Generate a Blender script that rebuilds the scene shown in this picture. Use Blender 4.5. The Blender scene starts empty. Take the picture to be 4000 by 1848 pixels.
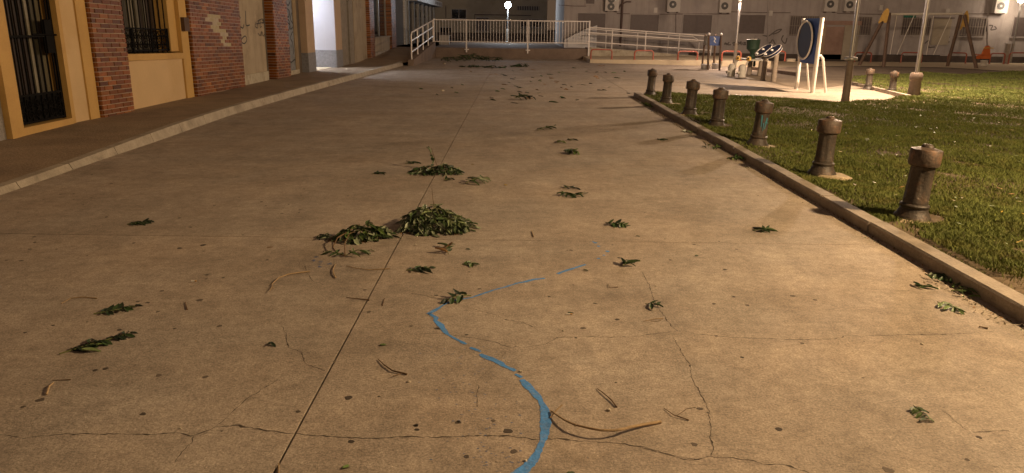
import bpy, math, random
import numpy as np
from mathutils import Matrix, Vector, Euler
random.seed(7); np.random.seed(7)
SC = bpy.context.scene
COL = SC.collection
R = math.radians

# ---------------------------------------------------------------- camera
FP, CH, PIT, ROL = 2900., 1.58, R(15.77), R(0.75)
cam_d = bpy.data.cameras.new('camera'); cam = bpy.data.objects.new('camera', cam_d); COL.objects.link(cam)
cam_d.sensor_fit = 'HORIZONTAL'; cam_d.sensor_width = 36; cam_d.lens = FP / 4000 * 36
cam_d.clip_start = .05; cam_d.clip_end = 2000
_r0 = Vector((1, 0, 0)); _u0 = Vector((0, math.sin(PIT), math.cos(PIT))); _f = Vector((0, math.cos(PIT), -math.sin(PIT)))
_r = _r0 * math.cos(ROL) + _u0 * math.sin(ROL); _u = _u0 * math.cos(ROL) - _r0 * math.sin(ROL)
cam.matrix_world = Matrix(((_r.x, _u.x, -_f.x, 0), (_r.y, _u.y, -_f.y, 0), (_r.z, _u.z, -_f.z, CH), (0, 0, 0, 1)))
SC.camera = cam

# ---------------------------------------------------------------- world: night sky with a little town glow
W = bpy.data.worlds.new('World'); SC.world = W; W.use_nodes = True
nt = W.node_tree; bg = nt.nodes['Background']
sky = nt.nodes.new('ShaderNodeTexSky'); sky.sky_type = 'NISHITA'; sky.sun_disc = False
sky.sun_elevation = R(-4); sky.sun_rotation = R(200)
ad = nt.nodes.new('ShaderNodeMix'); ad.data_type = 'RGBA'; ad.blend_type = 'ADD'; ad.inputs[0].default_value = 1
ad.inputs[7].default_value = (.29, .18, .11, 1)
nt.links.new(sky.outputs[0], ad.inputs[6]); nt.links.new(ad.outputs[2], bg.inputs[0]); bg.inputs[1].default_value = .13

vs = SC.view_settings; vs.view_transform = 'Standard'; vs.look = 'None'; vs.gamma = 1; vs.exposure = 1.4; vs.use_curve_mapping = False

# ---------------------------------------------------------------- photo pixel -> place
def ray(px, py):
    u = (px - 2000) / FP; v = (924 - py) / FP
    c, s = math.cos(ROL), math.sin(ROL)
    u, v = u * c - v * s, u * s + v * c
    return Vector((u, math.cos(PIT) + v * math.sin(PIT), -math.sin(PIT) + v * math.cos(PIT)))
def G(px, py, z=0.):
    d = ray(px, py); t = (z - CH) / d.z; return Vector((d.x * t, d.y * t, z))
def atY(px, py, Y):
    d = ray(px, py); t = Y / d.y; return Vector((d.x * t, Y, CH + d.z * t))
def atX(px, py, X):
    d = ray(px, py); t = X / d.x; return Vector((X, d.y * t, CH + d.z * t))
S25 = 4000 / 2576.
def g25(x, y, z=0.): return G(x * S25, y * S25, z)
def gz(x, y, z): p = g25(x, y); p.z = z; return p
def lerp(a, b, t): return a + (b - a) * t

# ---------------------------------------------------------------- materials
def _n(nt, t, **k):
    n = nt.nodes.new(t)
    for a, b in k.items(): setattr(n, a, b)
    return n
def pm(name, col, rough=.8, var=.22, scale=3., fine=40., bump=.15, spec=.35, metal=0., rnd=0., stain=None, stain_amt=.5, stain_scale=1.2, emit=None):
    m = bpy.data.materials.new(name); m.use_nodes = True; t = m.node_tree; b = t.nodes['Principled BSDF']
    L = t.links.new
    g = _n(t, 'ShaderNodeNewGeometry')
    n1 = _n(t, 'ShaderNodeTexNoise'); n1.inputs['Scale'].default_value = scale; n1.inputs['Detail'].default_value = 8; n1.inputs['Roughness'].default_value = .65
    n2 = _n(t, 'ShaderNodeTexNoise'); n2.inputs['Scale'].default_value = fine; n2.inputs['Detail'].default_value = 5
    L(g.outputs['Position'], n1.inputs['Vector']); L(g.outputs['Position'], n2.inputs['Vector'])
    av = _n(t, 'ShaderNodeMath', operation='ADD'); L(n1.outputs['Fac'], av.inputs[0])
    mu = _n(t, 'ShaderNodeMath', operation='MULTIPLY'); L(n2.outputs['Fac'], mu.inputs[0]); mu.inputs[1].default_value = .6; L(mu.outputs[0], av.inputs[1])
    mr = _n(t, 'ShaderNodeMapRange'); mr.inputs[1].default_value = .5; mr.inputs[2].default_value = 1.1; mr.inputs[3].default_value = 1 - var; mr.inputs[4].default_value = 1 + var
    L(av.outputs[0], mr.inputs[0])
    fac = mr.outputs[0]
    if rnd:
        oi = _n(t, 'ShaderNodeObjectInfo'); r2 = _n(t, 'ShaderNodeMapRange'); r2.inputs[3].default_value = 1 - rnd; r2.inputs[4].default_value = 1 + rnd
        L(oi.outputs['Random'], r2.inputs[0]); m3 = _n(t, 'ShaderNodeMath', operation='MULTIPLY'); L(fac, m3.inputs[0]); L(r2.outputs[0], m3.inputs[1]); fac = m3.outputs[0]
    vm = _n(t, 'ShaderNodeVectorMath', operation='SCALE'); vm.inputs[0].default_value = col[:3]; L(fac, vm.inputs['Scale'])
    out = vm.outputs[0]
    if stain:
        n3 = _n(t, 'ShaderNodeTexNoise'); n3.inputs['Scale'].default_value = stain_scale; n3.inputs['Detail'].default_value = 9; n3.inputs['Roughness'].default_value = .7
        ofs = _n(t, 'ShaderNodeVectorMath', operation='ADD'); ofs.inputs[1].default_value = (17.3, 5.1, 9.7); L(g.outputs['Position'], ofs.inputs[0]); L(ofs.outputs[0], n3.inputs['Vector'])
        cr = _n(t, 'ShaderNodeMapRange'); cr.inputs[1].default_value = .5; cr.inputs[2].default_value = .66; cr.inputs[4].default_value = stain_amt; L(n3.outputs['Fac'], cr.inputs[0])
        mx = _n(t, 'ShaderNodeMix', data_type='RGBA'); L(cr.outputs[0], mx.inputs[0]); L(out, mx.inputs[6]); mx.inputs[7].default_value = (*stain, 1); out = mx.outputs[2]
    L(out, b.inputs['Base Color'])
    b.inputs['Roughness'].default_value = rough; b.inputs['Specular IOR Level'].default_value = spec; b.inputs['Metallic'].default_value = metal
    if bump:
        bp = _n(t, 'ShaderNodeBump'); bp.inputs['Strength'].default_value = bump; bp.inputs['Distance'].default_value = .02; L(n2.outputs['Fac'], bp.inputs['Height']); L(bp.outputs[0], b.inputs['Normal'])
    if emit:
        b.inputs['Emission Color'].default_value = (*emit[0], 1); b.inputs['Emission Strength'].default_value = emit[1]
    return m

def concrete_mat():
    m = bpy.data.materials.new('worn_concrete'); m.use_nodes = True; t = m.node_tree; b = t.nodes['Principled BSDF']; L = t.links.new
    g = _n(t, 'ShaderNodeNewGeometry')
    def noise(sc, det=8, ro=.6, stretch=None, off=0):
        n = _n(t, 'ShaderNodeTexNoise'); n.inputs['Scale'].default_value = sc; n.inputs['Detail'].default_value = det; n.inputs['Roughness'].default_value = ro
        mp = _n(t, 'ShaderNodeMapping'); mp.inputs['Location'].default_value = (off, off * 1.7, 0)
        if stretch: mp.inputs['Scale'].default_value = stretch
        L(g.outputs['Position'], mp.inputs['Vector']); L(mp.outputs[0], n.inputs['Vector']); return n.outputs['Fac']
    def rng(x, a, b_, c, d):
        r = _n(t, 'ShaderNodeMapRange'); L(x, r.inputs[0]); r.inputs[1].default_value = a; r.inputs[2].default_value = b_; r.inputs[3].default_value = c; r.inputs[4].default_value = d; return r.outputs[0]
    def mul(a, c):
        r = _n(t, 'ShaderNodeMath', operation='MULTIPLY'); L(a, r.inputs[0]); L(c, r.inputs[1]); return r.outputs[0]
    big = mul(rng(noise(.45, 9, .68), .3, .7, .84, 1.10), rng(noise(.75, 8, .72, (1, .8, 1), 31), .55, .70, 1.04, .82))
    mid = rng(noise(2.6, 9, .7, (1, .55, 1), 4), .3, .7, .80, 1.15)
    sweep = rng(noise(1.1, 7, .75, (.5, 1.5, 1), 11), .35, .72, 1.10, .80)
    fin = rng(noise(26, 6, .85), .27, .73, .68, 1.32)
    grit = rng(noise(95, 3, .75, None, 3), .3, .72, .60, 1.42)
    # small dark pits and pale stone chips
    v = _n(t, 'ShaderNodeTexVoronoi'); v.inputs['Scale'].default_value = 24; L(g.outputs['Position'], v.inputs['Vector'])
    pitm = noise(1.9, 4, .6, None, 7)
    pit = rng(v.outputs['Distance'], .05, .12, .55, 1.)
    pitk = rng(pitm, .5, .6, 0, 1)
    one = _n(t, 'ShaderNodeMix'); one.data_type = 'FLOAT'; L(pitk, one.inputs[0]); one.inputs[2].default_value = 1; L(pit, one.inputs[3])
    v2 = _n(t, 'ShaderNodeTexVoronoi'); v2.inputs['Scale'].default_value = 38; mp = _n(t, 'ShaderNodeMapping'); mp.inputs['Location'].default_value = (3, 8, 1); L(g.outputs['Position'], mp.inputs[0]); L(mp.outputs[0], v2.inputs['Vector'])
    chip = rng(v2.outputs['Distance'], .05, .14, 1.6, 1.)
    blot = rng(noise(8.5, 7, .75, None, 13), .3, .7, .78, 1.2)
    f = mul(mul(mul(mul(mul(mul(big, mid), fin), grit), one.outputs[0]), mul(chip, blot)), sweep)
    oi = _n(t, 'ShaderNodeObjectInfo'); f = mul(f, rng(oi.outputs['Random'], 0, 1, .95, 1.05))
    vm = _n(t, 'ShaderNodeVectorMath', operation='SCALE'); vm.inputs[0].default_value = (.362, .305, .243); L(f, vm.inputs['Scale'])
    # warm / cool drift
    hue = _n(t, 'ShaderNodeMix', data_type='RGBA', blend_type='MULTIPLY'); L(rng(noise(.8, 6, .6, None, 21), .35, .65, 0, 1), hue.inputs[0]); L(vm.outputs[0], hue.inputs[6]); hue.inputs[7].default_value = (1.0, .95, .90, 1)
    L(hue.outputs[2], b.inputs['Base Color'])
    L(rng(noise(1.7, 6, .6, None, 9), .3, .7, .68, .88), b.inputs['Roughness']); b.inputs['Specular IOR Level'].default_value = .28
    h = _n(t, 'ShaderNodeMath', operation='ADD'); L(noise(60, 6, .8), h.inputs[0]); k = _n(t, 'ShaderNodeMath', operation='MULTIPLY'); L(one.outputs[0], k.inputs[0]); k.inputs[1].default_value = .7; L(k.outputs[0], h.inputs[1])
    bp = _n(t, 'ShaderNodeBump'); bp.inputs['Strength'].default_value = .38; bp.inputs['Distance'].default_value = .012; L(h.outputs[0], bp.inputs['Height']); L(bp.outputs[0], b.inputs['Normal'])
    return m

M = {}
M['concrete'] = concrete_mat()
M['joint'] = pm('joint_dirt', (.06, .046, .034), .95)
M['kerb'] = pm('kerb_stone', (.36, .31, .24), .8, .3, 4, 60, .3, stain=(.16, .13, .095), stain_amt=.6, stain_scale=3)
M['kerb_r'] = pm('kerb_stone_brown', (.30, .25, .195), .8, .3, 4, 60, .3, stain=(.13, .105, .08), stain_amt=.6, stain_scale=3)
M['soil'] = pm('soil', (.13, .095, .06), .95, .4, 3, 50, .4, stain=(.25, .19, .12), stain_amt=.7)
M['dirt'] = pm('playground_dirt', (.19, .145, .10), .95, .3, 1.2, 40, .3, stain=(.30, .24, .17), stain_amt=.7)
M['pale'] = pm('pale_screed', (.56, .46, .31), .85, .14, 1.5, 40, .15)
M['yellow'] = pm('ochre_paint', (.52, .32, .10), .6, .12, 1.5, 60, .1, stain=(.36, .2, .06), stain_amt=.4)
M['cream'] = pm('cream_render', (.58, .41, .215), .75, .1, 1.2, 80, .2, stain=(.48, .31, .13), stain_amt=.4)
M['pinkwall'] = pm('pink_render', (.5, .37, .28), .8, .1)
M['render'] = pm('grey_beige_render', (.38, .31, .215), .85, .2, 1.6, 50, .2, stain=(.22, .165, .11), stain_amt=.6)
M['plinth'] = pm('worn_plinth', (.44, .39, .29), .9, .25, 4, 50, .2, stain=(.2, .15, .1), stain_amt=.6, stain_scale=3)
M['granite'] = pm('speckled_granite', (.24, .22, .2), .5, .5, 28, 120, .1, .5)
M['dado'] = pm('grey_stone_dado', (.21, .205, .21), .6, .35, 14, 60, .1)
M['beige'] = pm('beige_paint', (.43, .31, .205), .75, .12)
M['white'] = pm('white_wall', (.72, .71, .70), .7, .06, 2, 60, .1)
M['porchwhite'] = pm('porch_wall', (.40, .39, .415), .75, .06, 2, 60, .1)
M['mortar'] = pm('mortar', (.42, .36, .28), .95, .25, 8, 80, .3)
for i, c in enumerate([(.225, .072, .016), (.175, .052, .013), (.29, .105, .024), (.115, .038, .014)]):
    M['brick%d' % i] = pm('glazed_brick_%d' % i, c, .42, .3, 12, 70, .25, .35, rnd=.28)
M['barebrick'] = pm('bare_brick', (.40, .345, .225), .9, .22, 10, 60, .3, rnd=.15)
M['iron'] = pm('black_iron', (.006, .0055, .005), .6, .3, 8, 60, .2, .06)
M['shutter_w'] = pm('painted_slat', (.13, .115, .08), .45, .25, 3, 30, .1, .4, rnd=.6)
M['shutter_b'] = pm('brown_slat', (.028, .018, .011), .5, .3, 3, 30, .1, .3, rnd=.4)
M['darkroom'] = pm('dark_interior', (.012, .011, .01), .8)
M['rustbox'] = pm('brown_box', (.09, .05, .03), .6)
M['metaldoor'] = pm('tagged_metal_door', (.21, .21, .20), .5, .35, 5, 30, .1, stain=(.06, .06, .07), stain_amt=.7, stain_scale=5)
M['ochre'] = pm('ochre_render', (.26, .19, .11), .85, .2)
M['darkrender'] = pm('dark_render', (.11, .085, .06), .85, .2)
M['greybrick'] = pm('grey_brickwork', (.25, .215, .17), .85, .3, 6, 40, .3)
M['whitepaint'] = pm('white_rail_paint', (.84, .78, .72), .4, .08, 6, 60, .08, .5, stain=(.6, .46, .34), stain_amt=.2, stain_scale=8)
M['sidewalk'] = pm('small_tile_pavement', (.27, .20, .13), .8, .3, 1.6, 34, .6, stain=(.14, .1, .07), stain_amt=.5)
M['facade'] = pm('grey_white_render', (.42, .375, .35), .85, .15, .8, 40, .15, stain=(.30, .265, .245), stain_amt=.6, stain_scale=.7)
def streak(m):
    t = m.node_tree; b = t.nodes['Principled BSDF']; src = b.inputs['Base Color'].links[0].from_socket; L = t.links.new
    g = _n(t, 'ShaderNodeNewGeometry'); mp = _n(t, 'ShaderNodeMapping'); mp.inputs['Scale'].default_value = (2.6, 2.6, .22); L(g.outputs['Position'], mp.inputs[0])
    n = _n(t, 'ShaderNodeTexNoise'); n.inputs['Scale'].default_value = 1.3; n.inputs['Detail'].default_value = 8; n.inputs['Roughness'].default_value = .7; L(mp.outputs[0], n.inputs['Vector'])
    r = _n(t, 'ShaderNodeMapRange'); r.inputs[1].default_value = .48; r.inputs[2].default_value = .7; r.inputs[4].default_value = .35; L(n.outputs['Fac'], r.inputs[0])
    mx = _n(t, 'ShaderNodeMix', data_type='RGBA', blend_type='MULTIPLY'); L(r.outputs[0], mx.inputs[0]); L(src, mx.inputs[6]); mx.inputs[7].default_value = (.42, .39, .36, 1); L(mx.outputs[2], b.inputs['Base Color'])
for k_ in ('facade', 'render'):
    if k_ in M: streak(M[k_])
M['facade2'] = pm('cream_far_render', (.42, .36, .27), .85, .15, .8, 40, .15, stain=(.3, .25, .18), stain_amt=.5)
M['darkstone'] = pm('dark_dado', (.10, .075, .06), .85, .25)
M['terrace'] = pm('terrace_concrete', (.21, .155, .115), .85, .3, 2, 30, .25, stain=(.15, .11, .085), stain_amt=.6)
M['shutter'] = pm('roller_shutter', (.15, .12, .11), .55, .15, 6, 40, .05)
M['frame'] = pm('window_frame', (.42, .38, .34), .6, .1)
M['glassdark'] = pm('dark_glass', (.012, .013, .016), .08, .1, 3, 30, 0, .6)
M['ac'] = pm('ac_casing', (.55, .51, .46), .5, .1)
M['fan'] = pm('ac_fan_grille', (.10, .095, .09), .5, .1)
M['pipe'] = pm('drain_pipe', (.12, .08, .07), .6, .2)
M['redpaint'] = pm('red_hoop_paint', (.33, .085, .05), .42, .2, 8, 60, .1, .5)
M['steel'] = pm('galvanised_steel', (.38, .36, .34), .38, .15, 8, 60, .05, .5, .6)
M['pole'] = pm('grey_post_paint', (.33, .285, .235), .55, .25, 6, 40, .15)
M['polebase'] = pm('brown_post_paint', (.17, .125, .095), .55, .3, 6, 40, .2)
M['bollard'] = pm('cast_iron', (.058, .047, .037), .52, .35, 7, 50, .3, .4, .15, stain=(.15, .095, .06), stain_amt=.6, stain_scale=11, rnd=.3)
M['bollard_cap'] = pm('rusty_cast_iron', (.075, .055, .041), .55, .4, 9, 50, .3, .4, .12, stain=(.24, .13, .07), stain_amt=.75, stain_scale=9, rnd=.3)
M['footing'] = pm('footing_mortar', (.43, .34, .215), .9, .3, 8, 40, .4)
M['cyanpaint'] = pm('cyan_spray', (.06, .22, .27), .5, .3, 30, 80, .1)
M['blue'] = pm('blue_line_paint', (.075, .25, .58), .8, .3, 9, 60, .2, stain=(.26, .255, .25), stain_amt=.45, stain_scale=34)
M['bluefleck'] = pm('blue_fleck', (.085, .13, .25), .7, .3, 9)
M['gum'] = pm('gum_spot', (.088, .068, .052), .85, .3, 20, 90, .1, rnd=.45)
M['crack'] = pm('crack_dark', (.062, .047, .034), .95, .3, 20)
M['crackpale'] = pm('crack_soft', (.15, .118, .088), .95, .3, 20)
for nme, c in dict(leaf0=(.030, .058, .016), leaf1=(.052, .086, .024), leaf2=(.20, .23, .14), leaf3=(.095, .145, .036), leafdry=(.27, .15, .06), leafyel=(.42, .30, .05), leafdark=(.016, .030, .012)).items():
    M[nme] = pm('leaf_' + nme, c, .48, .3, 25, 90, .15, .4, rnd=.35)
M['leafpale'] = pm('leaf_pale', (.15, .19, .075), .5, .25, 25, 90, .15, .4, rnd=.3)
M['twig'] = pm('twig_bark', (.17, .105, .055), .8, .4, 30, 90, .3)
M['twigpale'] = pm('pale_twig', (.36, .25, .135), .75, .3, 30, 90, .3)
M['stem'] = pm('green_stem', (.14, .15, .05), .7, .3, 30)
M['pebble'] = pm('pebble', (.52, .45, .34), .8, .25, 30, 90, .3)
M['paper'] = pm('white_paper', (.72, .68, .6), .7, .1)
M['filter'] = pm('butt_filter', (.55, .33, .14), .8)
M['drumblue'] = pm('drum_blue', (.012, .019, .055), .4, .1)
M['panelblue'] = pm('blue_panel', (.042, .085, .27), .45, .12)
M['panelgrey'] = pm('drum_face', (.045, .052, .085), .5, .1)
M['playwhite'] = pm('play_white', (.68, .64, .58), .45, .1)
M['playgreen'] = pm('play_green', (.02, .042, .026), .5, .2)
M['playgrey'] = pm('play_grey', (.40, .37, .31), .6, .25, 6)
M['wood'] = pm('brown_timber', (.12, .075, .05), .7, .35, 4, 40, .3)
M['woodpost'] = pm('grey_timber_post', (.23, .185, .14), .75, .3, 4, 40, .3)
M['yellowplay'] = pm('yellow_plate', (.62, .38, .10), .5, .12)
M['orange'] = pm('orange_plastic', (.48, .12, .03), .45, .2)
M['rubber'] = pm('black_rubber', (.02, .02, .02), .7)
M['chain'] = pm('chain_steel', (.62, .56, .46), .4, .1, 8, 60, 0, .5, .1)
M['greentop'] = pm('green_awning', (.03, .16, .11), .6)
M['graf'] = pm('black_spray', (.03, .027, .026), .6, .3, 20)
M['grafsoft'] = pm('faded_spray', (.13, .115, .105), .7, .3, 20)
M['grafwall'] = pm('far_spray', (.13, .11, .10), .7, .3, 12)
M['pinkdoor'] = pm('worn_pink_door', (.36, .235, .18), .7, .25, 2, 40, .1, stain=(.25, .15, .11), stain_amt=.6)
M['grate'] = pm('iron_grate', (.05, .045, .045), .5, .2)
M['globe'] = pm('lamp_globe_lit', (.9, .9, .9), .3, .02, emit=((.78, .89, 1.), 38))
M['lampwarm'] = pm('lamp_glass_lit', (.9, .85, .8), .3, .02, emit=((1., .74, .46), 20))
M['lamphead'] = pm('lamp_head_metal', (.08, .08, .08), .4, .1)

# ---------------------------------------------------------------- mesh building
ORG = {}
class MB:
    def __init__(s): s.v = []; s.f = []
    def add(s, vs, fs):
        o = len(s.v); s.v += [tuple(v) for v in vs]; s.f += [tuple(i + o for i in f) for f in fs]; return s
    def box(s, x0, x1, y0, y1, z0, z1, c=0.):
        if x0 > x1: x0, x1 = x1, x0
        if y0 > y1: y0, y1 = y1, y0
        if c <= 0:
            return s.add([(x0, y0, z0), (x1, y0, z0), (x1, y1, z0), (x0, y1, z0), (x0, y0, z1), (x1, y0, z1), (x1, y1, z1), (x0, y1, z1)],
                         [(0, 3, 2, 1), (4, 5, 6, 7), (0, 1, 5, 4), (1, 2, 6, 5), (2, 3, 7, 6), (3, 0, 4, 7)])
        v = [(x0, y0, z0), (x1, y0, z0), (x1, y1, z0), (x0, y1, z0), (x0, y0, z1 - c), (x1, y0, z1 - c), (x1, y1, z1 - c), (x0, y1, z1 - c),
             (x0 + c, y0 + c, z1), (x1 - c, y0 + c, z1), (x1 - c, y1 - c, z1), (x0 + c, y1 - c, z1)]
        f = [(0, 3, 2, 1), (0, 1, 5, 4), (1, 2, 6, 5), (2, 3, 7, 6), (3, 0, 4, 7), (4, 5, 9, 8), (5, 6, 10, 9), (6, 7, 11, 10), (7, 4, 8, 11), (8, 9, 10, 11)]
        return s.add(v, f)
    def hexa(s, b, t):   # bottom quad, top quad
        return s.add(list(b) + list(t), [(0, 3, 2, 1), (4, 5, 6, 7), (0, 1, 5, 4), (1, 2, 6, 5), (2, 3, 7, 6), (3, 0, 4, 7)])
    def tube(s, pts, rad, n=8, cap=True):
        pts = [Vector(p) for p in pts]; o = len(s.v)
        if not hasattr(rad, '__len__'): rad = [rad] * len(pts)
        up = None
        for i, p in enumerate(pts):
            d = (pts[min(i + 1, len(pts) - 1)] - pts[max(i - 1, 0)]).normalized()
            if up is None: up = d.orthogonal().normalized()
            a = (up - d * up.dot(d))
            a = a.normalized() if a.length > 1e-6 else d.orthogonal().normalized()
            up = a; b = d.cross(a)
            for k in range(n):
                t = 2 * math.pi * k / n; s.v.append(tuple(p + (a * math.cos(t) + b * math.sin(t)) * rad[i]))
        for i in range(len(pts) - 1):
            for k in range(n):
                k2 = (k + 1) % n; s.f.append((o + i * n + k, o + i * n + k2, o + (i + 1) * n + k2, o + (i + 1) * n + k))
        if cap:
            s.f.append(tuple(o + k for k in range(n))[::-1]); s.f.append(tuple(o + (len(pts) - 1) * n + k for k in range(n)))
        return s
    def lathe(s, prof, n=20, c=(0, 0, 0), mod=None):
        o = len(s.v)
        for r, z in prof:
            for k in range(n):
                t = 2 * math.pi * k / n; q = r * (mod(k, z) if mod else 1); s.v.append((c[0] + q * math.cos(t), c[1] + q * math.sin(t), c[2] + z))
        for i in range(len(prof) - 1):
            for k in range(n):
                k2 = (k + 1) % n; s.f.append((o + i * n + k, o + i * n + k2, o + (i + 1) * n + k2, o + (i + 1) * n + k))
        s.f.append(tuple(o + k for k in range(n))[::-1]); s.f.append(tuple(o + (len(prof) - 1) * n + k for k in range(n)))
        return s
    def prism(s, poly, d):   # poly: list of 3-D points, extruded by vector d
        n = len(poly); d = Vector(d); vs = [Vector(p) for p in poly] + [Vector(p) + d for p in poly]
        return s.add(vs, [tuple(range(n))[::-1], tuple(range(n, 2 * n))] + [(i, (i + 1) % n, n + (i + 1) % n, n + i) for i in range(n)])
    def ribbon(s, pts, wid, nrm):
        pts = [Vector(p) for p in pts]; nrm = Vector(nrm); o = len(s.v)
        if not hasattr(wid, '__len__'): wid = [wid] * len(pts)
        for i, p in enumerate(pts):
            d = (pts[min(i + 1, len(pts) - 1)] - pts[max(i - 1, 0)]); a = nrm.cross(d).normalized() * wid[i] / 2
            s.v += [tuple(p - a), tuple(p + a)]
        for i in range(len(pts) - 1): s.f.append((o + 2 * i, o + 2 * i + 2, o + 2 * i + 3, o + 2 * i + 1))
        return s
    def mesh(s, name, org=(0, 0, 0), smooth=False):
        me = bpy.data.meshes.new(name); o = Vector(org)
        me.from_pydata([tuple(Vector(v) - o) for v in s.v], [], s.f); me.update()
        if smooth:
            me.polygons.foreach_set('use_smooth', [True] * len(me.polygons)); me.set_sharp_from_angle(angle=R(38))
        return me
    def build(s, name, mat, parent=None, smooth=False, **k):
        org = ORG.get(parent.name, (0, 0, 0)) if parent else (0, 0, 0)
        ob = bpy.data.objects.new(name, s.mesh(name, org, smooth)); COL.objects.link(ob)
        ob.data.materials.append(M[mat] if isinstance(mat, str) else mat)
        if parent: ob.parent = parent; ORG[ob.name] = org
        for a, b in k.items(): ob[a] = b
        return ob
def thing(name, loc, label, cat, group=None):
    o = bpy.data.objects.new(name, None); COL.objects.link(o); o.location = loc; o.empty_display_size = .1
    ORG[o.name] = tuple(loc); o['label'] = label; o['category'] = cat
    if group: o['group'] = group
    return o
def inst(name, me, parent, mat4):
    o = bpy.data.objects.new(name, me); COL.objects.link(o); o.parent = parent; o.matrix_local = mat4; return o
def struct(ob): ob['kind'] = 'structure'; return ob
def poly_px(pts, z): return [G(x, y, z) for x, y in pts]

def lamp(name, loc, power, col, rad=.12):
    l = bpy.data.lights.new(name, 'POINT'); l.energy = power; l.color = col; l.shadow_soft_size = rad
    return l

# ================================================================ SETTING: ground
def sheet(name, mat, pts, kind='structure'):
    m = MB(); m.add(pts, [tuple(range(len(pts)))]); o = m.build(name, mat); o['kind'] = kind
    if o.data.polygons[0].normal.z < 0: o.data.flip_normals()
    return o
sheet('ground', 'joint', [(-300, -60, -.03), (300, -60, -.03), (300, 500, -.03), (-300, 500, -.03)])

# concrete plaza: cast slabs with open joints, children of the plaza
plaza = MB().box(-4.55, 14, -4, 40, -.028, -.02).build('plaza', 'joint'); struct(plaza)
J = .0045
def slab(x0, x1, y0, y1):
    MB().box(x0 + J, x1 - J, y0 + J, y1 - J, -.02, 0, .002).build('slab', 'concrete', plaza)
def kx(y): return float(np.interp(y, [-4, 6.8, 7.8, 10, 13.5, 17, 23.3, 31.4, 34], [-4.75, -4.79, -4.87, -4.91, -5.06, -5.0, -4.80, -4.53, -4.45]))
for y0, y1 in ((-4, 5.49), (5.49, 23.2), (23.2, 39.75)):
    # left column follows the curved kerb
    ys = np.linspace(y0 + J, y1 - J, 12); m = MB(); n = len(ys)
    vs_ = [(min(kx(y), -4.45) + .002 if y < 34 else -4.45, y, 0) for y in ys] + [(-.86 - J, y, 0) for y in ys]
    vs_ += [(v[0], v[1], -.02) for v in vs_]
    fs = [(i, n + i, n + i + 1, i + 1) for i in range(n - 1)] + [(n + i, 3 * n + i, 3 * n + i + 1, n + i + 1) for i in range(n - 1)] + [(2 * n, 3 * n, n, 0), (n - 1, 2 * n - 1, 4 * n - 1, 3 * n - 1)]
    m.add(vs_, fs).build('slab', 'concrete', plaza)
slab(-.86, 2.95, -4, 5.49); slab(-.86, 2.95, 5.49, 23.2); slab(-.86, 2.95, 23.2, 39.75)
slab(2.95, 14, 16.4, 23.2); slab(2.95, 14, 23.2, 39.75)

# pale screed strip along the far kerb and playground dirt
sheet('path', 'pale', poly_px([(3012, 238), (3400, 241), (3990, 247), (4250, 250), (4250, 285), (3990, 281), (3700, 264), (3330, 257), (3012, 264)], .004))
# raised cream walkway in front of the right ramp, its face towards the plaza
RPX = [(2305, 232.5, 246), (2450, 233.5, 249), (2600, 234.5, 253), (2750, 236, 257), (2900, 238, 262), (3010, 239, 264)]
_m = MB(); _k = len(RPX); _bot = [G(x, yb) for x, yt, yb in RPX]; _top = [Vector((b.x, b.y, atY(x, yt, b.y).z)) for (x, yt, yb), b in zip(RPX, _bot)]
_m.v += [tuple(p - Vector((0, 0, .02))) for p in _bot] + [tuple(p) for p in _top] + [(p.x + .02, 39.84, p.z) for p in _top] + [(p.x + .02, 39.84, -.02) for p in _top]
for i in range(_k - 1): _m.f += [(i, i + 1, _k + i + 1, _k + i), (_k + i, _k + i + 1, 2 * _k + i + 1, 2 * _k + i)]
_m.f += [(0, _k, 2 * _k, 3 * _k), (_k - 1, 4 * _k - 1, 3 * _k - 1, 2 * _k - 1)]
struct(_m.build('raised_path', 'pale'))
def raised(x): return (float(np.interp(x, [p.x for p in _bot], [p.y for p in _bot])), float(np.interp(x, [p.x for p in _bot], [p.z for p in _top])))
sheet('playground_ground', 'dirt', poly_px([(2930, 272), (3000, 266), (3330, 258.5), (3700, 265.5), (3990, 283), (4300, 290), (4300, 300), (3800, 297), (3600, 292), (3480, 300), (3335, 306), (3322, 328), (3170, 350), (3060, 333), (2975, 312), (2900, 296)], .008))

# lawn
LAWN_PX = [(2508, 380), (2612, 373), (2900, 387), (3240, 409), (3420, 402), (3548, 386), (3500, 373), (3322, 329), (3335, 306), (3480, 299), (3600, 291), (3740, 299), (3850, 291), (4000, 285), (4300, 291)]
LAWN = [(G(x, y).x, G(x, y).y) for x, y in LAWN_PX] + [(22, 20), (14, 8), (8, 2), (6, -1), (3.04, -1), (3.04, 4), (3.04, 10), (3.04, 17.9)]
def lawn_z(x, y): return .055 + .03 * np.sin(x * 1.3 + .4) * np.sin(y * .9) + .02 * np.sin(x * 3.1 + y * 2.3)
def inpoly(px, py, poly):
    c = np.zeros(px.shape, bool); n = len(poly); j = n - 1
    for i in range(n):
        xi, yi = poly[i]; xj, yj = poly[j]
        c ^= ((yi > py) != (yj > py)) & (px < (xj - xi) * (py - yi) / (yj - yi + 1e-12) + xi); j = i
    return c
def grid_lawn():
    st = .25; xs = np.arange(3.0, 24, st); ys = np.arange(-1, 34, st); m = MB(); idx = {}
    for i, x in enumerate(xs):
        cy = ys + st / 2; ins = inpoly(np.full(cy.shape, x + st / 2), cy, LAWN)
        for j in np.nonzero(ins)[0]:
            q = []
            for a, b in ((i, j), (i + 1, j), (i + 1, j + 1), (i, j + 1)):
                if (a, b) not in idx:
                    X = 3.0 + a * st; Y = -1 + b * st; idx[(a, b)] = len(m.v); m.v.append((X, Y, float(lawn_z(X, Y)) if X > 3.1 else .05))
                q.append(idx[(a, b)])
            m.f.append(tuple(q))
    return m
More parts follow.
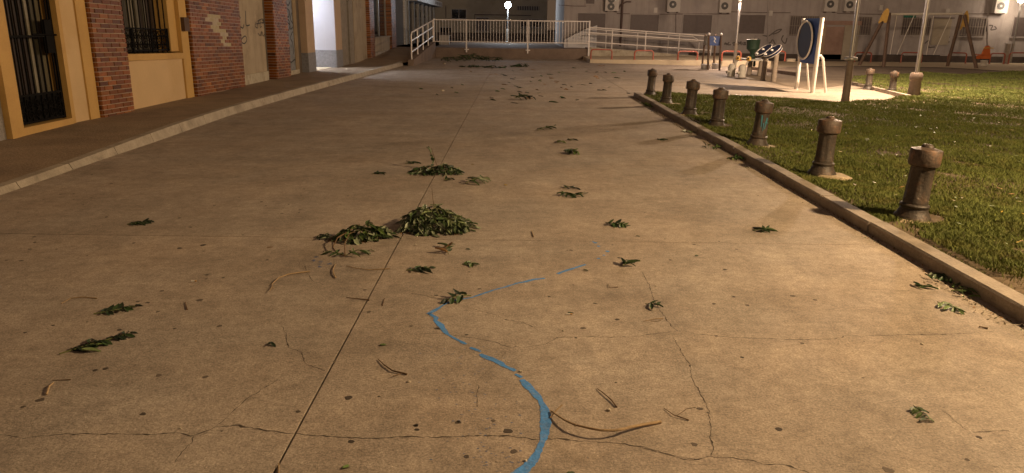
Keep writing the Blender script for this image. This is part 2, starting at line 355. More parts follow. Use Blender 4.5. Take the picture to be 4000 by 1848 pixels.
lawn = grid_lawn().build('lawn_soil', 'soil', smooth=True); struct(lawn)

# left pavement
def hs(y): return float(np.interp(y, [-4, 8.0, 10.6, 30.5, 39.5, 80], [.05, .05, .12, .13, .5, .5]))
m = MB(); ys = list(np.linspace(-4, 31, 36)) + list(np.linspace(32, 44, 13)) + [52, 66]
for y in ys:
    xr = kx(y) - .14 if y < 31 else -4.33
    m.v += [(-9.2, y, hs(y)), (xr, y, hs(y))]
for i in range(len(ys) - 1): m.f.append((2 * i, 2 * i + 1, 2 * i + 3, 2 * i + 2))
struct(m.build('pavement', 'sidewalk'))

# kerbs: one stone at a time, children of the kerb
kl = MB().box(-4.95, -4.9, -4, -3.95, -.02, 0).build('kerb_left', 'kerb'); struct(kl)
y = -3.9
while y < 31:
    L_ = 1.0; y1 = min(y + L_, 31.2); a, b = kx(y), kx(y1); ha, hb = hs(y) + .012, hs(y1) + .012; g = .006; w = .145
    sl = .035
    MB().hexa([(a - w, y + g, -.02), (a + .012, y + g, -.02), (b + .012, y1 - g, -.02), (b - w, y1 - g, -.02)],
              [(a - w, y + g, ha), (a - sl, y + g, ha), (b - sl, y1 - g, hb), (b - w, y1 - g, hb)]).build('kerb_stone', 'kerb', kl)
    y += L_
kr = MB().box(2.95, 3.0, -1.0, -.95, -.02, 0).build('kerb_right', 'kerb_r'); struct(kr)
y = -1.0; rk = random.Random(3)
while y < 18.0:
    y1 = min(y + .98, 18.35); o = rk.uniform(-.008, .008); o2 = o + rk.uniform(-.006, .006); h = .086 + rk.uniform(-.006, .006); g = .005; c = .014
    x0, x1 = 2.905, 3.045
    m = MB()
    A = [(x0, 0), (x0, h - c), (x0 + c, h), (x1 - .004, h), (x1, 0)]
    va = [(p + o, y + g, z - .02 if z == 0 else z) for p, z in A]; vb = [(p + o2, y1 - g, z - .02 if z == 0 else z) for p, z in A]
    m.add(va + vb, [(0, 1, 2, 3, 4), (9, 8, 7, 6, 5)] + [(i, 5 + i, 6 + i, 1 + i) for i in range(4)] + [(4, 9, 5, 0)])
    m.build('kerb_stone', 'kerb_r', kr); y += .98
# kerb beside the far bollards and the playground edging
pk = MB().box(7.05, 7.1, 20.9, 21., -.02, 0).build('kerb_playground', 'kerb_r'); struct(pk)
a, b = G(3322, 331), G(3540, 386)
for i in range(6):
    p, q = a.lerp(b, i / 6 + .004), a.lerp(b, (i + 1) / 6 - .004); d = (q - p).normalized(); nn = Vector((-d.y, d.x, 0)) * .12
    m = MB().hexa([p, q, q + nn, p + nn], [v + Vector((0, 0, .09)) for v in (p, q, q + nn, p + nn)]); m.build('kerb_stone', 'kerb_r', pk)
a, b = G(2925, 272), G(3112, 299)
t_ = thing('edging_board', a, 'dark low timber edging board behind the play table', 'edging')
for i in range(4):
    p, q = a.lerp(b, i / 4 + .003), a.lerp(b, (i + 1) / 4 - .003); nn = Vector((.02, .08, 0))
    MB().hexa([p, q, q + nn, p + nn], [v + Vector((0, 0, .13)) for v in (p, q, q + nn, p + nn)]).build('plank', 'wood', t_)

# ================================================================ plaza marks: cracks, gum, blue paint (children of the plaza)
def R2(p): return (p[0] * .9227, 750 + p[1] * .9227)
def R3(p): return (900 + p[0] * .7544, 950 + p[1] * .7546)
def R4(p): return (1600 + p[0] * .8385, 850 + p[1] * .8398)
def R5(p): return (2500 + p[0] * .8385, 850 + p[1] * .8395)
def R7(p): return (p[0] * .5435, 400 + p[1] * .5435)
def V25(p): return (p[0] * S25, p[1] * S25)
CR = [
 (V25, [(0,1093),(60,1102),(150,1092),(240,1092),(300,1090),(380,1094),(440,1088),(480,1098),(540,1075),(600,1070),(650,1080),(730,1090),(860,1100),(960,1103),(1010,1098),(1100,1100),(1190,1096),(1290,1097),(1340,1105),(1400,1104),(1500,1112),(1560,1115),(1620,1125),(1690,1145),(1760,1157)], 1.),
 (V25, [(540,1075),(580,1040),(610,1012),(650,985),(700,955)], .6),
 (R4, [(0,545),(140,538),(230,550),(330,565),(400,580),(460,602),(560,600),(630,590),(690,557),(800,553),(920,557),(1050,555),(1140,540),(1240,528)], .75),
 (R5, [(170,527),(300,545),(440,558),(560,560),(700,567),(860,567),(940,560),(950,550),(1040,550),(1170,546),(1300,545),(1430,542),(1550,538),(1640,530)], .8),
 (R5, [(10,250),(40,310),(60,370),(80,410),(120,470),(150,510),(180,530)], .7),
 (R5, [(150,545),(190,620),(235,690),(240,740),(270,800),(300,850),(320,900),(330,960),(325,1020),(345,1080),(330,1110)], .8),
 (R5, [(0,1070),(60,1085),(130,1100),(180,1120),(250,1128),(320,1112),(430,1118),(530,1130),(580,1150),(660,1148),(720,1165),(790,1188),(860,1210)], .9),
 (R4, [(250,410),(330,435),(400,450),(450,475),(530,487),(580,510),(610,530)], .5),
 (R4, [(0,350),(70,362),(130,380),(170,390)], .5),
 (R4, [(325,780),(310,830),(315,880)], .7), (R4, [(460,605),(435,640),(390,690),(300,770)], .4),
 (R3, [(265,425),(285,465),(300,540),(370,565),(385,625),(490,660)], .6), (R3, [(385,110),(395,150),(430,200),(490,215)], .7),
 (R5, [(1380,875),(1440,920),(1490,965),(1545,1000),(1620,995),(1720,990)], .5), (R5, [(1040,330),(1150,338),(1240,342),(1310,328)], .5),
 (R2, [(740,1150),(770,1100),(810,1060),(820,1035)], .5),
 (R3, [(360,130),(350,80)], .4), (R3, [(750,255),(900,260),(1040,270),(1110,300)], .35),
]
rc = random.Random(11)
for fn, pts, w in CR:
    P = [G(*fn(p), .0006) for p in pts]; Q = []
    for a, b in zip(P[:-1], P[1:]):
        n = max(3, int((b - a).length / .018)); nr = Vector((-(b - a).y, (b - a).x, 0)).normalized()
        for i in range(n): Q.append(a.lerp(b, i / n) + nr * rc.uniform(-.0045, .0045))
    Q.append(P[-1]); n = len(Q)
    ww = [.0064 * w * (.25 + 1.1 * rc.random() ** 1.6 + (1.3 if rc.random() < .05 else 0)) * min(1, .35 + 6 * i / n, .35 + 6 * (n - i) / n) for i in range(n)]
    MB().ribbon(Q, ww, (0, 0, 1)).build('crack', 'crack' if w > .45 else 'crackpale', plaza)

GUM = [(R2, [(860,225),(862,250),(760,238),(808,149),(845,458),(668,507),(625,468),(685,419),(583,464),(225,565),(107,595),(447,748),(403,755),(870,783),(672,776),(170,880),(98,910),(90,291),(28,289),(148,213),(127,242),(240,242),(145,190),(567,216),(930,567),(505,584),(945,363),(873,368),(876,351),(1028,182),(450,106),(605,940),(740,578)]),
 (R3, [(695,242),(717,356),(612,800),(960,943),(965,965),(1073,442),(350,872),(625,1027),(1180,925),(190,86),(573,119)]),
 (R4, [(458,993),(130,517),(808,514),(968,474),(863,399),(975,187),(945,127),(1215,197),(650,367),(325,332),(735,152),(752,152),(390,945),(225,953),(30,968),(265,1112),(485,1088),(125,362),(1190,100),(265,545)]),
 (R5, [(712,365),(395,242),(280,890),(647,985),(437,369),(815,383),(475,650),(252,125),(450,147),(142,197),(1155,1175),(252,1055),(1580,1023),(355,551),(755,585),(345,401),(500,408)]),
 (R7, [(1880,715),(1910,743),(2075,733),(2155,773),(2150,790),(2305,583),(2025,800),(1365,896),(765,826),(1540,742),(2038,541),(1900,582),(2165,667),(1720,684),(435,660),(530,658),(2500,672),(1370,445),(1460,436),(1830,467),(600,735),(655,686),(660,518),(800,582),(1290,831),(2185,622)])]
big = {(845,458), (447,748), (860,225), (760,238), (612,800), (1073,442), (458,993), (808,514), (712,365), (280,890), (170,880), (395,242), (647,985), (1880,715), (1155,1175)}
def blob(c, r, z, n=11, rr=rc, el=1.0):
    a0 = rr.uniform(0, 6.28); ph = rr.uniform(0, 6.28)
    return [(c.x + r * el * math.cos(a0 + 6.2832 * k / n) * (1 + .16 * math.sin(3 * 6.28 * k / n + ph) + rr.uniform(-.1, .1)), c.y + r * math.sin(a0 + 6.2832 * k / n) * (1 + .16 * math.sin(2 * 6.28 * k / n + ph) + rr.uniform(-.1, .1)), z) for k in range(n)]
def gum(c, r, mat='gum'):
    m = MB(); b = blob(c, r, .0002, 11); n = len(b)
    m.add(b + [(c.x + (x - c.x) * .8, c.y + (y_ - c.y) * .8, .0008) for x, y_, _ in b], [tuple(range(n, 2 * n))] + [(i, (i + 1) % n, n + (i + 1) % n, n + i) for i in range(n)])
    m.build('gum_spot', mat, plaza)
for fn, pts in GUM:
    for p in pts: gum(G(*fn(p)), rc.uniform(.009, .015) * (1.5 if p in big else 1))
for i in range(95):
    yy = rc.uniform(2.4, 14); xx = rc.uniform(-4.5, 2.7)
    if xx < -.7 * yy or xx > .72 * yy: continue
    gum(Vector((xx, yy, 0)), rc.uniform(.004, .010))

# blue painted line
BL = [[(820,218,8),(790,228,5),(760,238,5),(720,250,5),(685,262,8)], [(630,282,6),(600,286,5),(580,287,5),(540,298,5),(500,306,6),(450,322,7),(380,340,6),(330,357,6),(290,370,7),(240,380,8),(200,385,9),(160,405,11),(110,435,15),(82,450,17)],
 [(92,446,14),(125,466,16),(118,480,12),(145,500,22),(160,520,20),(175,540,16),(220,565,20),(245,578,18),(268,590,12)], [(282,604,12),(300,610,22),(335,625,18)], [(330,634,14),(350,645,24),(400,665,22),(440,690,20),(475,705,24),(495,715,14)],
 [(492,728,14),(510,735,24),(530,745,18)], [(524,752,18),(545,775,28),(565,800,26),(580,815,30),(610,850,32),(628,890,33),(635,930,36),(630,980,36),(620,1030,36),(597,1085,36),(570,1130,38),(530,1170,40),(490,1200,42),(430,1245,44)]]
paint = MB().box(.30, .302, 2.5, 2.502, .001, .0015).build('painted_line', 'blue', plaza)
paint['label'] = 'worn blue painted line winding over the concrete'
rb = random.Random(21)
for seg in BL:
    C = [(G(*R4(p[:2]), .0014), p[2]) for p in seg]; Q = []; ww = []; jit = 1.; dab = 0
    for (a, wa), (b, wb) in zip(C[:-1], C[1:]):
        n = max(2, int((b - a).length / .006)); nr = Vector((-(b - a).y, (b - a).x, 0)).normalized()
        for i in range(n):
            t = i / n; p = a.lerp(b, t); fw = p.y * math.cos(PIT) + (CH - p.z) * math.sin(PIT)
            jit = min(1.3, max(.62, jit + rb.uniform(-.13, .13))); dab = min(.004, max(-.004, dab + rb.uniform(-.0012, .0012)))
            Q.append(p + nr * dab); ww.append(max(lerp(wa, wb, t) * 1.2, 15) * .84 * fw / FP * jit)
    MB().ribbon(Q, ww, (0, 0, 1)).build('paint_stroke', 'blue', paint)
m = MB(); z = .0014
for x, y_, r in [(865,117,5),(880,133,4),(922,157,5),(880,190,4),(905,175,3),(855,112,3)]: m.add(blob(G(*R4((x, y_)), z), r * .84 * 6 / FP * 1.9, z, 9, rb), [tuple(range(9))])
m.build('paint_drip', 'blue', paint)
m = MB()
for i in range(170):   # faint flecks left of the line
    u = rb.random(); x = rb.gauss(330, 95) + (u - .5) * 150; y_ = 600 + u * 600
    c = G(*R4((x, y_)), .0009); n = 5; m.add(blob(c, rb.uniform(.001, .0032), .0009, 5, rb, 2.2), [tuple(range(5))])
for x, y_ in [(470,95),(460,110),(465,120),(430,90),(515,105),(445,70)]:
    for k in range(5): m.add(blob(G(*R3((x + rb.uniform(-8, 8), y_ + rb.uniform(-4, 4))), .0009), rb.uniform(.003, .008), .0009, 6, rb, 1.8), [tuple(range(6))])
m.build('paint_fleck', 'bluefleck', paint, kind='stuff')

# ================================================================ lamps
def lamp_post(px, py, z_head, label, mat='pole', base='polebase', light=None, style='collar', r=.05):
    b = G(px, py); t = thing('street_lamp', b, label, 'street lamp', 'lamp posts around the lawn and playground')
    if style == 'collar':
        MB().lathe([(.10, -.02), (.085, .15), (.075, .95)], 14, b).build('post_base', base, t, True)
        MB().lathe([(.13, .96), (.14, .98), (.14, 1.0), (.12, 1.03)], 16, b).build('collar', 'steel', t, True)
        MB().tube([b + Vector((0, 0, 1.02)), b + Vector((0, 0, z_head))], r * .72, 10).build('pole', 'steel', t, True)
    elif style == 'bollard':
        MB().lathe([(.16, -.02), (.14, .2), (.13, .40), (.15, .41), (.155, .44), (.155, .55), (.12, .60)], 16, b).build('post_base', base, t, True)
        MB().tube([b + Vector((0, 0, .58)), b + Vector((0, 0, z_head))], r, 10).build('pole', 'steel', t, True)
    else:
        MB().lathe([(.09, -.02), (.075, .4), (.065, 1.0)], 12, b).build('post_base', mat, t, True)
        MB().lathe([(.085, 1.0), (.085, 1.04)], 12, b).build('collar', mat, t, True)
        MB().tube([b + Vector((0, 0, 1.02)), b + Vector((0, 0, z_head))], r, 10).build('pole', 'steel', t, True)
    h = b + Vector((0, 0, z_head))
    MB().lathe([(.05, -.02), (.2, .30), (.26, .33), (.2, .42), (.05, .47)], 16, h).build('lamp_head', 'lamphead', t, True)
    MB().lathe([(.06, -.16), (.17, -.11), (.19, -.03), (.12, -.021)], 16, h).build('lamp_glass', 'lampwarm' if light else 'playwhite', t, True)
    if light:
        l = lamp('lamp_light', None, *light); o = bpy.data.objects.new('lamp_light', l); COL.objects.link(o); o.parent = t; o.location = (0, 0, z_head - .36)
    return t
lamp_post(2867, 270, 3.05, 'tall lamp post lit pale above the playground', light=(380, (1., .74, .59), .16), style='plain', r=.055)
lamp_post(3300, 405, 4.6, 'unlit lamp post with thick brown base and flange at the lawn edge', style='collar', r=.06)
lamp_post(3567, 378, 4.15, 'lamp post rising from a fluted bollard base beside the far lawn', light=(1900, (1., .72, .485), .16), style='bollard', r=.052)
lamp_post(3944, 246, 3.35, 'slim lamp post far right against the grey block', light=(45, (1., .80, .62), .16), style='plain', r=.05)
# lamp just outside the frame on the right, lighting the foreground
t = thing('street_lamp', (6.6, 3.6, 0), 'lamp post at the near lawn edge right of the view', 'street lamp', 'lamp posts around the lawn and playground')
MB().lathe([(.10, -.02), (.085, .15), (.075, .95)], 14, (6.6, 3.6, 0)).build('post_base', 'polebase', t, True)
MB().tube([(6.6, 3.6, .9), (6.6, 3.6, 4.6)], .045, 10).build('pole', 'steel', t, True)
MB().lathe([(.05, -.02), (.2, .30), (.26, .33), (.2, .42), (.05, .47)], 16, (6.6, 3.6, 4.6)).build('lamp_head', 'lamphead', t, True)
MB().lathe([(.06, -.16), (.17, -.11), (.19, -.03), (.12, -.021)], 16, (6.6, 3.6, 4.6)).build('lamp_glass', 'lampwarm', t, True)
o = bpy.data.objects.new('lamp_light', lamp('lamp_light', None, 1480, (1., .69, .375), .16)); COL.objects.link(o); o.parent = t; o.location = (0, 0, 4.24)
# white globe lamp on the terrace
gp = atY(1984, 20, 52); b = Vector((gp.x, 52, .5))
t = thing('globe_lamp', b, 'bright white globe lamp on a slim pole behind the white railing', 'street lamp')
MB().lathe([(.11, 0), (.09, .1), (.085, .9), (.06, .95)], 12, b).build('post_base', 'pole', t, True)
MB().tube([b + Vector((0, 0, .9)), Vector((gp.x, 52, gp.z - .16))], .045, 10).build('pole', 'steel', t, True)
MB().lathe([(.05, -.19), (.13, -.15), (.19, -.06), (.2, .02), (.16, .12), (.08, .19), (.01, .2)], 18, gp).build('globe', 'globe', t, True)
MB().lathe([(.08, -.22), (.09, -.19), (.05, -.185)], 12, gp).build('globe_holder', 'lamphead', t, True)
o = bpy.data.objects.new('lamp_light', lamp('lamp_light', None, 95, (.72, .86, 1.), .2)); COL.objects.link(o); o.parent = t; o.location = (0, -.28, gp.z - .5 - .1)

# ================================================================ LEFT BUILDINGS
SL = -.022                       # courses run level while the street climbs a little
FX = -6.55                       # facade line
def zl(z, y, y0): return z + SL * (y - y0)
def slantbox(m, x0, x1, y0, y1, za, zb, yr):
    return m.hexa([(x0, y0, zl(za, y0, yr)), (x1, y0, zl(za, y0, yr)), (x1, y1, zl(za, y1, yr)), (x0, y1, zl(za, y1, yr))],
                  [(x0, y0, zl(zb, y0, yr)), (x1, y0, zl(zb, y0, yr)), (x1, y1, zl(zb, y1, yr)), (x0, y1, zl(zb, y1, yr))])
rbk = random.Random(5)
def brick_mesh(w, l, h, c=.004):
    m = MB(); m.box(0, w, 0, l, 0, h)
    # chamfer the exposed +X face
    m = MB(); m.add([(0, 0, 0), (0, l, 0), (0, l, h), (0, 0, h), (w - c, 0, 0), (w - c, l, 0), (w - c, l, h), (w - c, 0, h), (w, c, c), (w, l - c, c), (w, l - c, h - c), (w, c, h - c)],
                 [(0, 1, 2, 3), (0, 4, 5, 1), (1, 5, 6, 2), (2, 6, 7, 3), (3, 7, 4, 0), (4, 8, 9, 5), (5, 9, 10, 6), (6, 10, 11, 7), (7, 11, 8, 4), (8, 11, 10, 9)])
    return m
BM = {}
def bmesh_for(w, l, mat):
    k = (round(w, 3), round(l, 3), mat)
    if k not in BM:
        me = brick_mesh(w, l, .062).mesh('brick'); me.materials.append(M[mat]); BM[k] = me
    return BM[k]
def pilaster(parent, y0, y1, xf, depth, limit, z0=.02, z1=3.4, label=None, bare=None):
    """mortar core, bricks laid in courses on the front and the near return"""
    core = MB(); core.box(xf - depth, xf - .012, y0 + .010, y1 - .010, z0 - .1, z1)
    pil = core.build('pilaster', 'mortar', parent)
    if label: pil['label'] = label
    org = ORG[pil.name]; cand = []; course = .0735; nrow = int((z1 - z0) / course)
    for r in range(nrow):
        z = z0 + r * course
        y = y0 - (.125 if r % 2 else 0)
        while y < y1 - .02:
            a, b = max(y, y0), min(y + .24, y1)
            if b - a > .04: cand.append((z, a, b, 'f'))
            y += .25
        cand.append((z, y0, y0, 's'))
    vis = []
    for z, a, b, k in cand: vis.append((0 if z < 2.45 else 1, b, z, a, k))
    vis.sort(key=lambda q: (q[0], round(q[1] / .6), q[2])); rest = {}
    used = 0
    for hid, b, z, a, k in vis:
        mat = 'brick%d' % rbk.choice([0, 0, 0, 1, 1, 2, 3])
        isbare = bare and k == 'f' and bare((a + b) / 2 + rbk.uniform(-.12, .12), z)
        if isbare: mat = 'barebrick'
        jit = rbk.uniform(-.003, .003) - (.014 if isbare else 0)
        zz = zl(z, (a + b) / 2, y0)
        if k == 's':
            if used < limit and not hid:
                me = bmesh_for(depth - .02, .012, mat)
                inst('brick', me, pil, Matrix.Translation(Vector((xf - depth, y0 - .002 - rbk.uniform(0, .003), zz)) - Vector(org))); used += 1
            else: rest.setdefault(mat, MB()).box(xf - depth, xf - .02, y0 - .003, y0 + .012, zz, zz + .062)
            continue
        w = .03
        if used < limit and not hid:
            rot = Matrix.Rotation(math.atan(SL), 4, 'X')
            inst('brick', bmesh_for(w, b - a - .010, mat), pil, Matrix.Translation(Vector((xf - w + .004 + jit, a + .005, zl(z, a, y0))) - Vector(org)) @ rot); used += 1
        else:
            m_ = rest.setdefault(mat, MB()); o = len(m_.v); bm_ = brick_mesh(w, b - a - .010, .062)
            m_.add([(v[0] + xf - w + .004 + jit, v[1] + a + .005, v[2] + zl(z, a + v[1], y0)) for v in bm_.v], bm_.f)
    for mat, m_ in rest.items(): m_.build('brickwork', mat, pil, kind='stuff')
    return pil
def wallpart(parent, name, mat, y0, y1, x, z0=-.05, z1=3.6, d=.3):
    return MB().box(x - d, x, y0, y1, z0, z1).build(name, mat, parent)

# --- neighbour at the very left: pink wall over a stone dado
t = thing('stone_dado_house', (-6.6, 7, 0), 'pinkish house front with speckled stone dado at the far left edge', 'house')
wallpart(t, 'wall', 'pinkwall', 2.0, 9.60, -6.62); wallpart(t, 'dado', 'granite', 2.0, 9.598, -6.575, -.05, .80, .2)

# --- yellow house
A = thing('yellow_house', (FX, 12, 0), 'yellow house front with barred door, barred window and two glazed brick pilasters', 'house')
wallpart(A, 'jamb', 'yellow', 9.61, 9.86, -6.50); wallpart(A, 'step', 'yellow', 9.862, 11.0, -6.505, -.05, .205)
wallpart(A, 'jamb', 'yellow', 11.0, 11.09, -6.515); wallpart(A, 'wall', 'cream', 11.092, 11.49, -6.54); wallpart(A, 'pilaster_strip', 'yellow', 11.492, 11.755, -6.515)
door = MB().box(-6.80, -6.76, 9.86, 11.0, .2, 3.2).build('door', 'darkroom', A); door['label'] = 'dark barred door with wrought iron scrollwork at its foot'
for i in range(9):
    y0 = 9.90 + i * .122; MB().box(-6.76, -6.735, y0, y0 + .085, .42, 3.2, .006).build('slat', 'shutter_w' if i in (6, 7, 8) else 'shutter_b', door)
gx = -6.60
MB().box(gx - .012, gx + .012, 9.875, 9.915, .215, 3.2).build('grille_frame', 'iron', door); MB().box(gx - .012, gx + .012, 10.94, 10.985, .215, 3.2).build('grille_frame', 'iron', door)
for i in range(8):
    y0 = 9.99 + i * .128; MB().tube([(gx, y0, .24), (gx, y0, 3.2)], .011, 6).build('bar', 'iron', door)
for z in (.225, .585, 1.36): MB().box(gx - .01, gx + .014, 9.917, 10.938, zl(z, 10.4, 10.4), z + .028).build('cross_bar', 'iron', door)
def scroll(c, r, x, turns=1.6, sgn=1, n=22):
    P = []
    for i in range(n):
        q = i / (n - 1); a = sgn * q * turns * 6.283; rr = r * (1 - .78 * q); P.append((x, c[0] + rr * math.cos(a), c[1] + rr * math.sin(a)))
    return P
MB().box(gx - .018, gx - .012, 9.917, 10.938, .255, .58).build('kick_plate', 'iron', door)
for i in range(6):
    cy = 10.02 + i * .166
    for zc, sg in ((.335, 1), (.495, -1)): MB().tube(scroll((cy, zc), .07, gx + .012, 1.5, sg), .009, 5).build('scroll', 'iron', door)
lk = MB().box(gx - .02, gx + .03, 10.76, 10.93, 1.14, 1.60, .01).build('lock_plate', 'iron', door); MB().tube([(gx + .03, 10.45, 1.40), (gx + .03, 11.06, 1.385)], .013, 6).build('bolt', 'iron', lk)
MB().box(-6.86, -6.50, 9.86, 11.0, 3.2, 3.6).build('lintel', 'yellow', A)
pilaster(A, 11.77, 12.745, -6.46, .24, 140, label='glossy red brick pilaster between the barred door and window')
# window
wallpart(A, 'wall', 'cream', 12.755, 15.03, -6.56, -.05, .93, .25)
sill = MB(); slantbox(sill, -6.86, -6.525, 12.752, 15.03, .945, 1.055, 12.8); sill.build('window_sill', 'yellow', A)
win = MB().box(-6.9, -6.86, 12.75, 15.0, 1.0, 3.2).build('window', 'darkroom', A); win['label'] = 'barred window with vertical slats and wrought iron apron'
for i in range(13):
    y0 = 12.80 + i * .142; MB().box(-6.86, -6.835, y0, y0 + .10, 1.07, 3.2, .006).build('slat', 'shutter_b' if i in (0, 1, 4, 9, 11, 12) else 'shutter_w', win)
for i in range(10):
    y0 = 12.86 + i * .19; MB().tube([(-6.62, y0, 1.06 + SL * i * .19), (-6.62, y0, 3.2)], .012, 6).build('bar', 'iron', win)
for z in (1.10, 1.47): b_ = MB(); slantbox(b_, -6.632, -6.606, 12.79, 14.66, z, z + .028, 12.8); b_.build('cross_bar', 'iron', win)
for i in range(11):
    cy = 12.87 + i * .168
    for zc, sg in ((1.20, 1), (1.375, -1)): MB().tube(scroll((cy, zl(zc, cy, 12.8)), .075, -6.60, 1.5, sg), .009, 5).build('scroll', 'iron', win)
for y0 in (13.25, 13.95, 14.6): MB().tube([(-6.60, y0, 1.05), (-6.60, y0, 1.47)], .02, 6).build('foot_bar', 'iron', win)
wallpart(A, 'reveal', 'yellow', 14.70, 15.03, -6.60, 1.04, 3.4, .3); wallpart(A, 'pilaster_strip', 'yellow', 15.032, 15.36, -6.525)
MB().box(-6.90, -6.50, 12.75, 15.03, 3.2, 3.6).build('lintel', 'yellow', A)
mbx = MB().box(-6.545, -6.455, 15.07, 15.30, 1.42, 1.68, .008).build('meter_box', 'rustbox', A)
def bare(y, z): return (16.25 < y < 17.05 and 1.40 < z < 1.75 and y > 16.25 + (1.62 - z) * 1.6) or (16.85 < y < 17.35 and 1.10 < z < 1.42)
pilaster(A, 15.40, 18.19, -6.47, .26, 160, label='wide red brick pilaster with a patch of bare pale bricks', bare=bare)

# --- rendered unit with graffiti
def graffiti(parent, lines, plane, w, mat, name='graffiti'):
    """lines of photo pixels laid on a wall plane ('X', x) or ('Y', y)"""
    for pts in lines:
        m_ = MB()
        P = [(atX(px, py, plane[1]) if plane[0] == 'X' else atY(px, py, plane[1])) for px, py in pts]; Q = []
        for i in range(len(P) - 1):
            p0, p1, p2, p3 = P[max(i - 1, 0)], P[i], P[i + 1], P[min(i + 2, len(P) - 1)]
            for k in range(5):
                q = k / 5; Q.append(.5 * ((2 * p1) + (-p0 + p2) * q + (2 * p0 - 5 * p1 + 4 * p2 - p3) * q * q + (-p0 + 3 * p1 - 3 * p2 + p3) * q ** 3))
        Q.append(P[-1]); m_.ribbon(Q, w, (1, 0, 0) if plane[0] == 'X' else (0, -1, 0)).build(name, mat, parent)
def C2(p): return (900 + p[0] * .3529, p[1] * .3529)
B = thing('rendered_shop_unit', (FX, 21, 0), 'closed rendered unit scrawled with graffiti beside a narrow brick pilaster', 'building')
wallpart(B, 'wall', 'render', 18.2, 20.28, -6.60); wallpart(B, 'plinth', 'plinth', 18.2, 20.28, -6.565, -.05, .36, .2)
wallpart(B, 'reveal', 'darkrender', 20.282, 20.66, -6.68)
pilaster(B, 20.67, 21.95, -6.45, .30, 175, label='narrow red brick pilaster by the tagged metal door')
wallpart(B, 'metal_door', 'metaldoor', 21.96, 22.95, -6.60, .25)['label'] = 'grey metal door covered in tags'
wallpart(B, 'door_step', 'plinth', 21.96, 23.3, -6.58, -.05, .25, .15)
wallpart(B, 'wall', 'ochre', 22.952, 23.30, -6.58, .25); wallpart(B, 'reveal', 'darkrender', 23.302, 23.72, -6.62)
graffiti(B, [[C2(p) for p in q] for q in ([(60,165),(85,175),(110,195),(95,215),(90,235),(100,270),(118,300),(140,310),(148,270)], [(165,120),(170,200),(175,280),(215,277)], [(98,400),(130,470),(160,480),(182,440),(165,400),(135,420),(115,455),(105,490)])], ('X', -6.594), .03, 'graf')
graffiti(B, [[C2(p) for p in q] for q in ([(285,240),(275,290),(300,310),(305,260),(330,215),(330,300),(345,290)], [(350,225),(370,230),(355,260),(380,250),(375,300)], [(305,365),(330,395),(345,350),(350,400)], [(355,350),(365,400),(382,370),(380,410)], [(300,235),(350,210),(372,230)], [(285,265),(360,250)])], ('X', -6.594), .022, 'graf')
graffiti(B, [[C2(p) for p in q] for q in ([(610,90),(600,140),(640,190),(655,130),(630,95)], [(620,240),(605,300),(640,340),(660,280),(630,250)], [(600,200),(650,230),(665,320),(690,300)], [(625,380),(640,470),(660,560),(650,640)], [(690,350),(665,420),(690,480),(700,600)], [(640,640),(670,690),(715,660),(735,700)], [(615,30),(640,60),(660,20)], [(680,140),(665,210),(690,260)])], ('X', -6.594), .04, 'graf')

# --- lit entrance: deep porch with white walls and stone dado, lamp on its ceiling
Cc = thing('lit_porch', (-6.4, 25.5, 0), 'beige entrance porch with bright white lit side wall and grey dado', 'building')
ya, yb = 24.52, 26.60
def jamb(y0, y1, xa, xb_):
    for nme, mat, z0, z1, o in (('jamb', 'beige', .72, 4, 0), ('dado', 'dado', -.05, .72, .012)):
        MB().hexa([(xa - .35, y0, z0), (xa + o, y0, z0), (xb_ + o, y1, z0), (xb_ - .35, y1, z0)], [(xa - .35, y0, z1), (xa + o, y0, z1), (xb_ + o, y1, z1), (xb_ - .35, y1, z1)]).build(nme, mat, Cc)
jamb(23.73, ya, -6.42, -6.39); jamb(yb, 27.55, -6.20, -6.20)
for nme, mat, z0, z1, o in (('side_wall', 'porchwhite', .72, 2.98, 0), ('side_dado', 'dado', .1, .72, -.012)):
    MB().box(-9.0, -6.56, yb + o, yb + .2, z0, z1).build(nme, mat, Cc)
    MB().box(-6.558, -6.205, yb - .006 + o, yb - .0008, z0, z1).build(nme, mat, Cc)
    MB().box(-9.0, -6.75, ya - .2, ya - .004 - o, z0, z1).build(nme, mat, Cc)
    MB().box(-9.2, -9.0 - o, ya - .2, yb + .2, z0, z1).build('back_wall' if o == 0 else 'back_dado', mat, Cc)
MB().box(-9.2, -6.2, ya - .2, yb + .2, 2.98, 3.1).build('ceiling', 'white', Cc)
MB().box(-9.2, -6.0, 23.73, 27.55, 4.0, 4.2).build('cornice', 'beige', Cc); MB().box(-9.2, -6.41, ya - .01, yb + .01, 3.1, 4.0).build('fascia', 'beige', Cc)
MB().box(-9.0, -6.40, ya, yb - .013, .05, .142).build('threshold', 'pale', Cc)
MB().lathe([(.14, 0), (.14, .05), (.10, .06)], 18, (-8.0, 25.65, 2.91)).build('ceiling_lamp', 'globe', Cc, True)
o = bpy.data.objects.new('porch_light', lamp('porch_light', None, 90, (.86, .90, 1.), .07)); COL.objects.link(o); o.parent = Cc; o.location = Vector((-8.0, 25.65, 2.78)) - Vector((-6.4, 25.5, 0))

